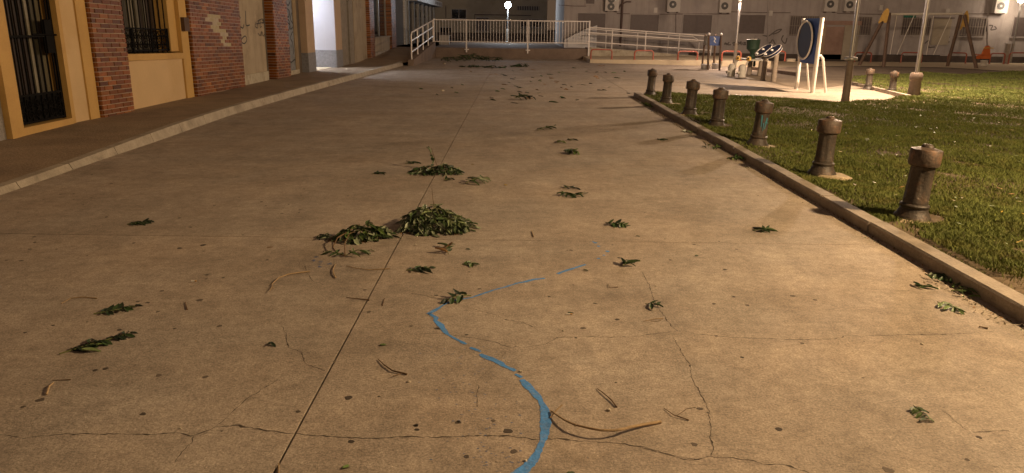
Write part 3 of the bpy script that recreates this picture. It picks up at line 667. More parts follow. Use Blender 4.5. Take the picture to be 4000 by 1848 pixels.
# --- shop beyond the porch, with brick pilasters and a display window above a low wall
D = thing('corner_shop', (-6.3, 33, 0), 'shuttered shop with thin brick pilasters and glazed front above the ramp', 'building')
wd = wallpart(D, 'wall', 'greybrick', 27.56, 29.0, -6.30)
cm = MB()
for i in range(32): cm.box(-6.31, -6.289, 27.57, 28.98, .1 + i * .11, .1 + i * .11 + .092)
cm.build('brickwork', 'greybrick', D, kind='stuff')
wallpart(D, 'recess', 'darkroom', 29.0, 29.25, -6.42); wallpart(D, 'wall', 'greybrick', 29.252, 30.0, -6.28); wallpart(D, 'wall', 'render', 30.002, 32.5, -6.26)
pilaster(D, 32.51, 33.5, -6.10, .3, 130, z0=.1, z1=4.2)
MB().box(-6.45, -6.20, 33.5, 38.2, .1, 1.02).build('low_wall', 'render', D); MB().box(-6.46, -6.14, 33.5, 38.2, 1.021, 1.075).build('sill', 'kerb', D); MB().box(-6.3, -6.12, 33.5, 38.2, .1, .42).build('plinth', 'kerb', D)
sw = MB().box(-6.42, -6.40, 33.5, 38.2, 1.08, 4).build('shop_window', 'glassdark', D)
for yy in (33.53, 34.9, 36.2, 38.15): MB().box(-6.43, -6.36, yy - .03, yy + .03, 1.08, 4).build('mullion', 'steel', sw)
pilaster(D, 38.22, 39.6, -6.10, .3, 130, z0=.3, z1=4.2)
MB().box(-9, -6.45, 27.5, 39.6, -.02, 4.6).build('core', 'darkrender', D)

# --- white brick pillar and arcade with fascia
Ar = thing('arcade_building', (-7, 47, .5), 'dark glazed arcade with white brick end pillar and white fascia board', 'building')
p0, p1 = atY(1546, 150, 45).x, atY(1586, 150, 45).x
MB().box(p0 - .2, p1 - .01, 45.012, 45.7, .4, 4.5).build('pillar', 'mortar', Ar)
rows = MB(); rr = random.Random(4)
for r_ in range(44):
    x = p0 - .2 + (.12 if r_ % 2 else 0); z = .42 + r_ * .09
    while x < p1 - .02:
        x2 = min(x + .235, p1)
        if x2 - x > .04: MB().box(x + .004, x2 - .004, 45.0, 45.02, z, z + .082).build('brick', 'white', bpy.data.objects['pillar']) if False else rows.box(x + .006, x2 - .006, 45.0, 45.02, z, z + .080)
        x += .24
rows.build('brickwork', 'white', Ar, kind='stuff')
MB().box(p1 - .5, p1 + .06, 45.72, 62, .4, .52).build('plinth', 'darkstone', Ar)
gl = MB().box(p1 - .12, p1 - .1, 45.75, 62, .52, 4.4).build('glazing', 'glassdark', Ar)
for i in range(7): MB().box(p1 - .14, p1 - .02, 46.6 + i * 2.5, 46.8 + i * 2.5, .52, 4.4).build('column', 'steel', Ar)
fa = MB().box(p1 - .3, -5.85, 46.5, 62.5, 3.02, 3.40).build('fascia', 'white', Ar); fa['label'] = 'white fascia board with faded lettering'
for i, (ya_, w_) in enumerate([(57.2, .5), (58.0, .35), (58.6, .6), (59.5, .4), (60.2, .5), (61.1, .3), (61.6, .3)]):
    MB().box(-5.85, -5.846, ya_, ya_ + w_ * .75, 3.10 + .05 * (i % 2), 3.31).build('letter', 'grafsoft', fa)
MB().box(-12, p1 - .13, 39.6, 62.5, .3, 4.6).build('core', 'darkrender', Ar)

# ================================================================ FAR TERRACE, RAMPS AND RAILINGS
TW = MB(); zt = .50
TW.prism([(-4.08, 39.7, -.02), (3.86, 39.7, -.02), (3.86, 39.7, .53), (-4.08, 39.7, .47)], (0, .25, 0))
ter = TW.build('terrace_wall', 'terrace'); ter['label'] = 'low brown concrete retaining wall under the white railing'; ter['category'] = 'wall'
struct(MB().box(-6.6, 3.86, 39.95, 68, .3, zt).build('terrace', 'terrace'))
# ramp wall at left with its handrail
rw = MB().prism([(-4.33, 31.0, -.02), (-4.33, 39.7, -.02), (-4.33, 39.7, .80), (-4.33, 31.0, .235)], (.24, 0, 0)).build('ramp_wall', 'terrace')
rw['label'] = 'sloping concrete parapet beside the left ramp'; rw['category'] = 'wall'
hr = thing('handrail', (-4.2, 31.2, .25), 'white tubular handrail sloping up the left ramp', 'railing')
def rz(y): return .235 + (y - 31.) / 8.7 * .565
hy = [31.2, 33.2, 35.2, 37.3, 39.55]
for y_ in hy: MB().tube([(-4.2, y_, rz(y_) - .03), (-4.2, y_, rz(y_) + (1.02 if y_ > 31.5 else .98))], .03, 8).build('post', 'whitepaint', hr, True)
for dz in (1.05, .72, .28):
    st = [(-4.2, 31.2, rz(31.2) + .95), (-4.2, 31.32, rz(31.3) + 1.03)] if dz > 1 else []
    MB().tube(st + [(-4.2, 31.36 if st else 31.2, rz(31.36) + dz), (-4.2, 39.6, rz(39.6) + dz)], .03, 8).build('rail', 'whitepaint', hr, True)
# main railing
X0, X1, RY = -4.16, 3.84, 39.62
ra = thing('railing', (0, RY, .3), 'long white railing of vertical bars on the terrace edge', 'railing')
def rt(x): return 1.90 - .0005 * x
def rbz(x): return .80 + .003 * (x - X0)
MB().box(X0, X1, RY - .022, RY + .022, 1.865, 1.915).build('top_rail', 'whitepaint', ra); MB().box(X0, X1, RY - .02, RY + .02, .79, .83).build('bottom_rail', 'whitepaint', ra)
for i, (x, zb) in enumerate([(X0, .75), (atY(1822, 150, RY).x, .28), (atY(2062, 150, RY).x, .26), (X1, .03)]):
    MB().box(x - .035, x + .035, RY - .036, RY + .036, zb, 1.93).build('post', 'whitepaint', ra)
for x in (atY(1822, 150, RY).x, atY(2062, 150, RY).x): MB().box(x - .1, x + .13, 39.60, 39.66, .40, .45).build('bracket', 'whitepaint', ra)
nb = 52
for i in range(1, nb):
    x = X0 + (X1 - X0) * i / nb
    MB().box(x - .011, x + .011, RY - .011, RY + .011, .831, 1.864).build('bar', 'whitepaint', ra)
# right ramp
def rrz(x): return float(np.interp(x, [3.86, 9.75], [.55, .20]))
rp = MB().prism([(3.862, 40.0, -.02), (9.8, 40.0, -.02), (9.8, 40.0, .18), (3.862, 40.0, .56)], (0, 1.9, 0)).build('ramp', 'terrace'); struct(rp)
rf = MB().prism([(3.862, 39.85, -.02), (9.85, 39.85, -.02), (9.85, 39.85, .22), (3.862, 39.85, .62)], (0, .148, 0)).build('ramp_wall', 'plinth')
rf['label'] = 'low pale concrete side wall of the right ramp behind the red hoops'; rf['category'] = 'wall'
for ry, posts, lab, dz in ((39.92, [2390, 2521, 2652, 2779], 'white pipe railing along the front of the right ramp', (1.06, .79, .33)), (41.8, [2366, 2489, 2610, 2731], 'white pipe railing along the back of the right ramp', (.98, .72, .3))):
    rl = thing('ramp_railing', (6.5, ry, .4), lab, 'railing', 'railings of the right ramp')
    xs = [atY(p, 170, ry).x for p in posts]; xe = xs[-1]
    for x in xs: MB().tube([(x, ry, rrz(x) - .02), (x, ry, rrz(x) + (dz[0] if x != xe else dz[1]) - .02)], .032, 8).build('post', 'whitepaint', rl, True)
    for k, d in enumerate(dz):
        a, b = Vector((3.9, ry, rrz(3.9) + d)), Vector((xe, ry, rrz(xe) + d))
        if k == 0: b = Vector((xs[-1] - .35, ry, rrz(xs[-1]) + d))
        P = [a, b] + ([Vector((xe - .1, ry, rrz(xe) + dz[1] + .12)), Vector((xe, ry, rrz(xe) + dz[1]))] if k == 0 else [])
        MB().tube(P, .03, 8).build('rail', 'whitepaint', rl, True)
# white stair parapet by the block corner
sp = MB().prism([(2.75, 42.6, .45), (4.55, 42.6, .45), (4.55, 42.6, 1.72), (3.9, 42.6, 1.50), (2.75, 42.6, .92)], (0, .2, 0)).build('stair_parapet', 'white')
sp['label'] = 'white sloping stair parapet seen through the railing'; sp['category'] = 'wall'

# ================================================================ FAR BUILDINGS
FY = 43.5
RB = thing('apartment_block', (12, FY, 0), 'long grey rendered block with shuttered windows behind the playground', 'building')
MB().box(2.76, 34, FY, FY + 9, -.05, 9).build('wall', 'facade', RB)
MB().box(9.9, 34, FY - .02, FY + .1, -.04, .30).build('dado', 'darkstone', RB)
def wrect(px0, py0, px1, py1, Y): a, b = atY(px0, py0, Y), atY(px1, py1, Y); return a.x, b.x, b.z, a.z
def window(parent, rect, Y, kind, wallname='window'):
    x0, x1, z0, z1 = rect
    w = MB().box(x0, x1, Y - .015, Y + .005, z0, z1).build(wallname, 'glassdark' if kind == 'glass' else 'shutter', parent)
    fr = MB(); f = .05
    for a in ((x0 - f, x1 + f, z0 - f, z0), (x0 - f, x1 + f, z1, z1 + f), (x0 - f, x0, z0, z1), (x1, x1 + f, z0, z1)): fr.box(a[0], a[1], Y - .05, Y + .003, a[2], a[3])
    fr.build('window_frame', 'facade' if kind != 'glass' else 'frame', w)
    MB().box(x0 - .08, x1 + .08, Y - .11, Y - .051, z0 - .08, z0 - .02).build('window_sill', 'facade', w)
    if kind == 'shutter':
        n = int((z1 - z0) / .075)
        for i in range(n):
            z = z0 + (z1 - z0) * i / n; MB().box(x0 + .005, x1 - .005, Y - .03, Y - .012, z + .004, z + (z1 - z0) / n - .008).build('slat', 'shutter', w)
        MB().box((x0 + x1) / 2 - .01, (x0 + x1) / 2 + .01, Y - .034, Y - .0305, z0, z1).build('guide', 'shutter', w)
    if kind == 'grille':
        n = int((x1 - x0) / .13)
        for i in range(n + 1):
            x = x0 + (x1 - x0) * i / n; MB().box(x - .011, x + .011, Y - .08, Y - .058, z0 - .02, z1 + .02).build('bar', 'pole', w)
        for z in (z0 + .05, (z0 + z1) / 2, z1 - .05): MB().box(x0, x1, Y - .09, Y - .081, z - .012, z + .012).build('cross_bar', 'pole', w)
    if kind == 'glass':
        MB().box((x0 + x1) / 2 - .025, (x0 + x1) / 2 + .025, Y - .03, Y - .016, z0, z1).build('mullion', 'frame', w)
    return w
for r_, k in [((2258,52,2362,122),'shutter'),((2463,57,2569,130),'shutter'),((2670,58,2776,131),'shutter'),((2888,58,2983,132),'shutter'),((3088,62,3190,140),'grille'),((3346,66,3396,137),'grille'),((3526,68,3626,138),'grille'),((3755,68,3840,141),'grille'),((3962,68,4060,144),'shutter'),((2290,-30,2321,15),'shutter')]:
    window(RB, wrect(*r_, FY), FY, k)
x0, x1, z0, z1 = wrect(3526, 62, 3572, 69, FY); MB().box(x0, x1, FY - .14, FY - .1, z0, z1 + .03).build('awning_box', 'greentop', RB)
x0, x1, z0, z1 = wrect(3650, 72, 3708, 140, FY); pn = MB().box(x0, x1, FY - .03, FY + .005, z0 - .5, z1).build('boarded_panel', 'facade2', RB); MB().box(x0 - .1, x1 + .1, FY - .1, FY - .031, z1, z1 + .06).build('lintel', 'shutter', pn)
x0, x1, z0, z1 = wrect(3228, 104, 3282, 236, FY); dr = MB().box(x0, x1, FY - .02, FY + .005, .02, z1).build('door', 'pinkdoor', RB)
MB().box(x0 - .3, x0 - .01, FY - .05, FY + .003, .02, z1 + .1).build('door_frame', 'beige', dr); MB().box(x1 + .01, x1 + .85, FY - .05, FY + .003, .02, z1 + .1).build('door_panel', 'facade2', dr); MB().box(x0 - .35, x1 + .9, FY - .12, FY - .052, z1 + .1, z1 + .32).build('door_lintel', 'pinkdoor', dr)
pp = atY(2432, 10, FY - .1); MB().tube([(pp.x, FY - .1, .6), (pp.x, FY - .1, 6)], .06, 8).build('drain_pipe', 'pipe', RB, True)
ca, cb_ = atY(2410, 53, FY - .03), atY(2850, 55, FY - .03); MB().tube([ca, ca.lerp(cb_, .3) - Vector((0, 0, .03)), ca.lerp(cb_, .7), cb_], .018, 5).build('cable', 'pipe', RB)
for i, (a, b, c) in enumerate([(2365, 2416, 43), (2607, 2655, 47), (2812, 2854, 50), (3222, 3268, 46), (3300, 3340, 45), (3890, 3930, 52)]):
    x0, x1, z0, _ = wrect(a, 0, b, c, FY - .3); h = .78 * (x1 - x0) / .72
    lab = ['air conditioner unit beside the drain pipe', 'air conditioner unit over the second and third shuttered windows', 'air conditioner unit left of the lit lamp post', 'air conditioner unit above the pink door', 'small air conditioner unit right of the pink door', 'air conditioner unit at the far right of the block'][i]
    t = thing('air_conditioner', ((x0 + x1) / 2, FY - .3, z0), lab, 'air conditioner', 'outdoor units on the grey block')
    cs = MB().box(x0, x1, FY - .38, FY - .08, z0, z0 + h, .015).build('casing', 'ac', t)
    for zc in ((z0 + h * .27), (z0 + h * .75)) if i == 0 else ((z0 + h * .5),):
        cx = lerp(x0, x1, .42); rr_ = min(.2, (x1 - x0) * .3); fn = MB()
        fn.tube([(cx, FY - .385, zc), (cx, FY - .40, zc)], rr_, 20); fn.build('fan_grille', 'fan', t)
        MB().tube([(cx, FY - .402, zc), (cx, FY - .412, zc)], rr_ * .3, 12).build('fan_hub', 'ac', t)
    for xx in (x0 + .1, x1 - .14): MB().box(xx, xx + .04, FY - .37, FY - .002, z0 - .05, z0 - .001).build('bracket', 'pipe', t)
    if i == 0: MB().tube([(x1, FY - .2, z0 + .1), (x1 + .15, FY - .15, z0 + .35), (x1 + .45, FY - .12, z0 + .5), (x1 + .7, FY - .1, z0 + .5)], .04, 6).build('hose', 'pipe', t)
for i, (xa_, ya_, xb_, yb_) in enumerate([(2184, 20, 2290, 24), (2640, 54, 2640, 130), (2856, 46, 3088, 50), (3270, 52, 3526, 56), (3630, 52, 3890, 54), (3000, 0, 3000, 236), (3860, 0, 3860, 236)]):
    a_, b_ = atY(xa_, ya_, FY - .03), atY(xb_, yb_, FY - .03); MB().tube([a_, a_.lerp(b_, .5) - Vector((0, 0, .02)), b_], .016 if i < 5 else .05, 5).build('cable' if i < 5 else 'drain_pipe', 'pipe' if i < 5 else 'facade', RB)
for px_, py_ in ((2560, 40), (3010, 52), (3440, 30), (3700, 44)):
    a_ = atY(px_, py_, FY); MB().box(a_.x - .1, a_.x + .1, FY - .08, FY - .001, a_.z - .14, a_.z + .14, .01).build('junction_box', 'ac', RB)
def C5(p): return (2700 + p[0] * .353, p[1] * .353)
def C6(p): return (3200 + p[0] * .3529, p[1] * .3529)
graffiti(RB, [[C5(p) for p in q] for q in ([(520,500),(525,465),(538,485),(550,460),(553,502)], [(570,470),(575,500)], [(585,465),(605,500)], [(603,465),(585,502)], [(640,440),(645,500)], [(380,470),(370,490),(395,480),(390,500)], [(420,465),(405,495),(440,495)], [(455,480),(480,470),(470,500),(495,490)], [(700,420),(720,470),(745,430),(760,480)], [(790,390),(850,400),(900,370),(950,335),(1000,325),(960,360),(900,380)], [(1020,390),(1000,440),(1040,480),(1060,420)], [(840,440),(870,480),(900,440),(930,490)])], ('Y', FY - .004), .065, 'grafwall')
graffiti(RB, [[C6(p) for p in q] for q in ([(1290,470),(1290,405),(1330,410),(1335,435),(1295,440)], [(1370,405),(1372,460),(1350,470)], [(1395,410),(1440,470)], [(1445,405),(1395,470)], [(1850,350),(1860,290),(1920,285),(1900,330),(1960,320),(1940,290)], [(250,345),(270,380),(290,350),(310,385)], [(1170,480),(1215,450),(1210,520),(1280,520)])], ('Y', FY - .004), .065, 'grafwall')

CB = thing('recessed_block', (0, 66, .4), 'pale cream block set back behind the globe lamp', 'building')
CY = 66
MB().box(-14, 2.75, CY, CY + 6, 0, 10).build('wall', 'facade2', CB); MB().box(-9.5, 2.7, CY - .06, CY - .001, .3, 1.05).build('dado', 'darkstone', CB)
for r_, k in [((1765,37,1820,72),'glass'),((1862,70,1908,120),'shutter'),((2034,76,2118,105),'glass'),((1975,74,1992,105),'glass'),((1720,108,1762,136),'glass')]: window(CB, wrect(*r_, CY), CY, k)
x0, x1, z0, z1 = wrect(2020, 24, 2106, 41, CY); vg = MB().box(x0, x1, CY - .02, CY + .004, z0, z1).build('vent', 'darkroom', CB)
for i in range(13): xx = lerp(x0, x1, (i + .5) / 13); MB().box(xx - .03, xx + .03, CY - .05, CY - .021, z0, z1).build('louvre', 'frame', vg)
ca, cb_ = atY(1853, 80, CY - .03), atY(2075, 60, CY - .03); MB().tube([ca, Vector((ca.x, ca.y, cb_.z)), cb_], .035, 5).build('cable', 'pipe', CB)
ca = atY(1742, 70, CY - .03); MB().tube([ca, ca + Vector((0, 0, 1))], .04, 5).build('cable', 'pipe', CB)
wb = thing('utility_box', (atY(1735, 160, 46).x, 46, .5), 'small pale utility box on the terrace behind the railing', 'box')
x0, x1, z0, z1 = wrect(1715, 138, 1754, 168, 46); MB().box(x0, x1, 46, 46.4, .5, z1, .02).build('cabinet', 'ac', wb); MB().box(x0 + .04, x1 - .04, 45.985, 45.999, .58, z1 - .06).build('cabinet_door', 'ac', wb)

# ================================================================ BOLLARDS
def bollard_meshes():
    n = 32
    base = MB().lathe([(.155, -.06), (.155, .012), (.150, .03), (.128, .062), (.113, .095), (.108, .112), (.116, .120), (.118, .135), (.110, .146), (.098, .15)], 24)
    def flute(k, z): return 1 - .10 * (1 if k % 4 in (1, 2) else 0) * (1 if .19 < z < .435 else 0)
    shaft = MB().lathe([(.099, .149), (.099, .185), (.098, .20), (.093, .42), (.093, .44), (.094, .462)], n, mod=flute)
    cap = MB().lathe([(.094, .461), (.104, .464), (.118, .474), (.122, .49), (.122, .600), (.118, .606), (.09, .612), (.06, .622), (.05, .624)], 24)
    knob = MB().lathe([(.05, .6235), (.046, .636), (.03, .648), (.008, .651)], 14)
    return [('base', base, 'bollard'), ('shaft', shaft, 'bollard'), ('cap', cap, 'bollard_cap'), ('knob', knob, 'bollard_cap')]
BMS = []
for nme, mb, mat in bollard_meshes():
    me = mb.mesh(nme, smooth=True); me.materials.append(M[mat]); BMS.append((nme, me))
BOL = [((2532,382), 'farthest dark bollard in the kerb row, at the end of the kerb', 1.), ((2597,414), 'second farthest dark bollard in the kerb row', 1.), ((2682,462), 'rusty capped bollard third from the far end of the kerb row', 1.04), ((2797,511), 'grey looking bollard fourth from the far end of the kerb row', 1.02),
       ((2956,583), 'bollard with cyan paint smears on its shaft', 1.0), ((3207,700), 'second nearest bollard in the kerb row, with rusty cap', 1.02), ((3556,880), 'nearest and largest bollard beside the kerb', 1.02)]
rbo = random.Random(9)
footme = None
for i, (p, lab, s) in enumerate(BOL):
    c = G(*p); c.z = .045
    c.x = max(c.x, 3.23)
    t = thing('bollard', c, lab, 'bollard', 'cast iron bollards along the lawn kerb')
    zr = rbo.uniform(0, 6); t.rotation_euler = (R(rbo.uniform(-1, 1)), R([3.2, 3, 3.6, 2.6, 4.2, 2.2, 3.4][i]), 0)
    for nme, me in BMS: inst(nme, me, t, Matrix.Rotation(zr, 4, 'Z') @ Matrix.Scale(s * .98, 4))
    # mortar pad
    n = 14; pts = []; rz_ = 0
    for k in range(n):
        a = 6.2832 * k / n; r = .19 + .05 * math.sin(2 * a + i) + rbo.uniform(-.02, .03) + (.09 if math.cos(a + .5) > .4 else 0)
        q = Vector((r * math.cos(a) + .05, r * math.sin(a) * .8 - .04, 0)); q.rotate(Euler((0, 0, rz_))); pts.append(q)
    m = MB().add([(q.x, q.y, .004) for q in pts] + [(q.x * .86, q.y * .86, .022 + rbo.uniform(0, .006)) for q in pts], [tuple(range(n, 2 * n))] + [(k, (k + 1) % n, n + (k + 1) % n, n + k) for k in range(n)])
    fo = bpy.data.objects.new('footing', m.mesh('footing')); COL.objects.link(fo); fo.parent = t; fo.data.materials.append(M['footing'])
    if 'cyan' in lab:
        for (z0, z1, a0, da, w) in ((.27, .43, 0, .1, .020), (.25, .40, .75, -.15, .024), (.33, .345, .55, .5, .02), (.22, .33, .35, .02, .012)):
            P = []
            for k in range(9):
                q = k / 8; a = -math.pi / 2 - .35 + a0 + da * q; P.append((.0995 * math.cos(a), .0995 * math.sin(a), lerp(z1, z0, q)))
            mm = MB()
            for k in range(8):
                a, b = Vector(P[k]), Vector(P[k + 1]); nr = Vector((a.x, a.y, 0)).normalized(); mm.ribbon([a, b], [w * (1 - .07 * k), w * (1 - .07 * (k + 1))], nr)
            so = bpy.data.objects.new('paint_smear', mm.mesh('paint_smear')); COL.objects.link(so); so.parent = t; so.data.materials.append(M['cyanpaint'])
for p, lab in (((3390, 350), 'left small bollard on the far playground kerb'), ((3483, 366), 'right small bollard on the far playground kerb')):
    c = G(*p); t = thing('bollard', c, lab, 'bollard', 'bollards on the far playground kerb')
    for nme, me in BMS: inst(nme, me, t, Matrix.Scale(.92, 4))

# ================================================================ HOOPS
HO = [(2305,2395,192,'red hoop stand nearest the white railing'),(2476,2557,196,'second red hoop stand from the white railing'),(2646,2730,199,'red hoop stand in front of the end of the right ramp railing'),(2818,2900,199,'red hoop stand behind the lit lamp post'),(2990,3074,199,'red hoop stand behind the two blue drums'),(3338,3410,204,'red hoop stand left of the swing frame'),(3520,3608,204,'red hoop stand under the swing bar'),(3703,3782,205,'red hoop stand between the right swing legs'),(3868,3932,207,'red hoop stand behind the orange spring rider'),(3942,4030,205,'red hoop stand at the right edge of the playground')]
for a, b, tp, lab in HO:
    Y = 40.6; zb0 = 0.
    if a < 3050:
        Y, zb0 = raised(atY((a + b) / 2, tp, 36).x); Y += .3; Y2, zb0 = raised(atY((a + b) / 2, tp, Y).x)
    l, r_, top = atY(a + 4, tp, Y), atY(b - 4, tp, Y), atY((a + b) / 2, tp, Y).z
    t = thing('hoop_stand', ((l.x + r_.x) / 2, Y, 0), lab, 'hoop stand', 'red hoop stands along the far path')
    P = [(l.x, Y, zb0 - .02), (l.x, Y, top - .14)] + [(l.x + .12 * (1 - math.cos(q)), Y, top - .14 + .12 * math.sin(q)) for q in (.5, 1.05, 1.57)] + [(r_.x - .12 * (1 - math.cos(q)), Y, top - .14 + .12 * math.sin(q)) for q in (1.57, 1.05, .5)] + [(r_.x, Y, top - .14), (r_.x, Y, zb0 - .02)]
    MB().tube(P, .034, 8).build('hoop', 'redpaint', t, True)
    for x in (l.x, r_.x): MB().lathe([(.07, 0), (.07, .012), (.045, .016)], 10, (x, Y, zb0 + .005)).build('foot_plate', 'redpaint', t)

# ================================================================ PLAY EQUIPMENT
# tall blue board with a ring
f0, f1 = G(3111, 349), G(3173, 363); Yb = f1.y
tp1 = atY(3212, 69, f1.y + .0); tp0 = atY(3140, 72, f0.y)
t = thing('play_board', f1, 'tall blue play board with a white ring on slanted white posts', 'play board')
for f, tpz in ((f0, tp0), (f1, tp1)): MB().tube([f - Vector((0, 0, .02)), Vector((tpz.x, tpz.y, tpz.z))], .055, 12).build('post', 'playwhite', t, True)
def pb(u, v): a = f0.lerp(tp0, v); b = f1.lerp(tp1, v); return a.lerp(b, u)
zlo = .385
nrm = (tp0 - f0).cross(f1 - f0).normalized()
if nrm.dot(Vector((-1, -.2, 0))) < 0: nrm = -nrm
pan = MB().prism([pb(.06, zlo), pb(.94, zlo), pb(.94, .995), pb(.06, .995)], nrm * -.03).build('panel', 'panelblue', t)
cen = pb(.30, .70); ex = (pb(1, .7) - pb(0, .7)).normalized(); ez = (tp0 - f0).normalized(); rr_ = .50
ringP = [cen + nrm * .06 + ex * rr_ * math.cos(a) + ez * rr_ * .98 * math.sin(a) for a in np.linspace(0, 2 * math.pi, 33)]
MB().tube(ringP, .025, 8, False).build('ring', 'playwhite', t, True)
MB().prism([cen + nrm * .035 + (p - cen - nrm * .06) * .97 for p in ringP[:-1]], nrm * .02).build('disc', 'panelgrey', t)
h_ = pb(.02, .42) + nrm * .12; MB().tube([h_, h_ + nrm * .22 + ex * -.05], .045, 10).build('handle', 'playwhite', t, True)
s1, s0 = G(3226, 363), G(3160, 350)
MB().tube([pb(1, .50), pb(1, .50) + Vector((.10, .02, .0)), pb(1, .46) + Vector((.18, .05, 0)), s1 - Vector((0, 0, .02))], .032, 8).build('stay', 'playwhite', t, True)
MB().tube([pb(.3, .42) - nrm * .06, s0 - Vector((0, 0, .02))], .028, 8).build('stay', 'playwhite', t, True)
# two drums
for (bx, by), (cx, cy), lab in (((3020, 320), (3018, 199), 'front blue tilted play drum with white rim and dots'), ((2980, 315), (2984, 196), 'rear blue tilted play drum with white rim and dots')):
    b = G(bx, by); c = atY(cx, cy, b.y); t = thing('play_drum', b, lab, 'play drum', 'tilted play drums')
    MB().tube([b - Vector((0, 0, .02)), Vector((b.x + .02, b.y, c.z - .1))], [.085, .075], 10).build('post', 'woodpost', t, True)
    ax = Vector((-.62, -.12, .77)).normalized(); e1 = ax.orthogonal().normalized(); e2 = ax.cross(e1)
    rr_ = .29
    MB().tube([c - ax * .05, c + ax * .01], rr_, 28).build('drum', 'drumblue', t, True)
    MB().tube([c + ax * .012 + (e1 * math.cos(a) + e2 * math.sin(a)) * rr_ for a in np.linspace(0, 6.2832, 29)], .010, 6, False).build('rim', 'playwhite', t, True)
    MB().tube([c - ax * .075 + (e1 * math.cos(a) + e2 * math.sin(a)) * rr_ * .97 for a in np.linspace(0, 6.2832, 29)], .008, 6, False).build('rim', 'playwhite', t, True)
    u = (Vector((-.7, .1, -.55)) - ax * Vector((-.7, .1, -.55)).dot(ax)).normalized()
    for d in (.02, .24): MB().lathe([(.04, 0), (.045, .04), (.02, .055)], 10, c + ax * .02 + u * d).build('dot', 'playwhite', t, True)
# play table with green hopper
a, b = G(2924, 293), G(2966, 297); t = thing('play_table', a, 'small play table carrying a dark green hopper', 'play table')
for p in (a, b): MB().tube([p - Vector((0, 0, .02)), p + Vector((.02, 0, .52))], [.085, .08], 8).build('leg', 'woodpost', t, True)
for p in (a + Vector((.2, .45, 0)), b + Vector((.2, .45, 0))): MB().tube([p - Vector((0, 0, .02)), p + Vector((0, 0, .52))], .05, 8).build('leg', 'woodpost', t, True)
MB().box(a.x - .18, b.x + .25, min(a.y, b.y) - .12, a.y + .62, .521, .57, .01).build('table_top', 'playgrey', t)
hc = atY(2938, 215, a.y + .2)
MB().lathe([(.10, .571), (.12, .62), (.07, .72), (.10, .80), (.22, .92), (.24, 1.22), (.25, 1.24), (.23, 1.25)], 18, (hc.x, a.y + .2, 0)).build('hopper', 'playgreen', t, True)
MB().lathe([(.12, 1.251), (.11, 1.27)], 16, (hc.x - .02, a.y + .1, 0)).build('lid', 'playwhite', t, True)
MB().tube([(hc.x + .08, a.y + .2, .60), (hc.x + .08, a.y + .1, .50), (hc.x + .06, a.y + .05, .30)], .045, 8).build('spout', 'playgreen', t, True)
MB().tube([(hc.x + .05, a.y + .05, .75), (hc.x + .25, a.y, .95), (hc.x + .40, a.y, 1.0)], .02, 6).build('crank', 'steel', t, True)
# two small animal seats
for k, (bx, by) in enumerate(((2856, 297), (2897, 301))):
    b = G(bx, by); t = thing('play_animal', b, ['pale hump shaped play seat beside the lit lamp post', 'pale hump shaped play seat next to the play table'][k], 'play animal', 'pale play seats')
    MB().lathe([(.13, -.02), (.13, .05), (.13, .3), (.115, .37), (.07, .42), (.02, .43)], 16, b).build('body', 'playgrey', t, True)
    MB().tube([b + Vector((.1, -.05, .40)), b + Vector((.16, -.07, .56))], .03, 8).build('neck', 'playgrey', t, True)
    MB().lathe([(.02, -.09), (.07, -.06), (.09, 0), (.07, .06), (.02, .09)], 12, b + Vector((.17, -.07, .62))).build('head', 'yellowplay', t, True)
    MB().lathe([(.02, -.03), (.035, 0), (.02, .03)], 8, b + Vector((.14, -.15, .63))).build('eye', 'rubber', t, True)
    MB().tube([b + Vector((-.11, -.05, .16)), b + Vector((-.2, -.08, .13))], .045, 8).build('foot_rest', 'playgrey', t, True)
# blue topped stand with four splayed legs
Yc = G(2772, 272).y; ft = [G(2741, 269), G(2765, 273), G(2787, 262), G(2810, 276)]
zt_ = atY(2790, 136, Yc).z; zb_ = atY(2785, 178, Yc).z; xa, xb = atY(2766, 140, Yc).x, atY(2814, 140, Yc).x
t = thing('play_stand', Vector((sum(f.x for f in ft) / 4, Yc, 0)), 'four legged play stand with a dark blue boxed top', 'play stand')
tops = [Vector((xa - .02, Yc + .35, zt_)), Vector((xa, Yc - .12, zt_)), Vector((xb - .1, Yc + .35, zt_)), Vector((xb, Yc - .12, zt_))]
for f, q in zip(ft, tops): MB().tube([f - Vector((0, 0, .02)), q], .04, 8).build('leg', 'wood', t, True)
MB().box(xa + .03, xb - .03, Yc - .14, Yc - .105, zb_, zt_ - .05).build('front_panel', 'panelblue', t); MB().box(xa - .05, xa + .02, Yc - .1, Yc + .38, zb_, zt_ - .05).build('side_panel', 'playgrey', t)
mk = MB(); q0 = Vector(((xa + xb) / 2, Yc - .143, (zt_ + zb_) / 2)); mk.ribbon([q0 + Vector((-.04, 0, .12)), q0 + Vector((.03, 0, .05)), q0 + Vector((-.03, 0, -.03)), q0 + Vector((.05, 0, -.1))], .035, (0, -1, 0)); mk.build('emblem', 'steel', t)
for q in (tops[1], tops[3]): MB().lathe([(.02, -.05), (.05, -.03), (.05, .03), (.02, .05)], 10, q + Vector((0, -.03, .02))).build('finial', 'playwhite', t, True)
for c in (ft[0].lerp(ft[1], .6), ft[2].lerp(ft[3], .5)): MB().lathe([(.16, -.01), (.19, .05), (.2, .2), (.18, .21)], 14, c).build('pot', 'steel', t, True)
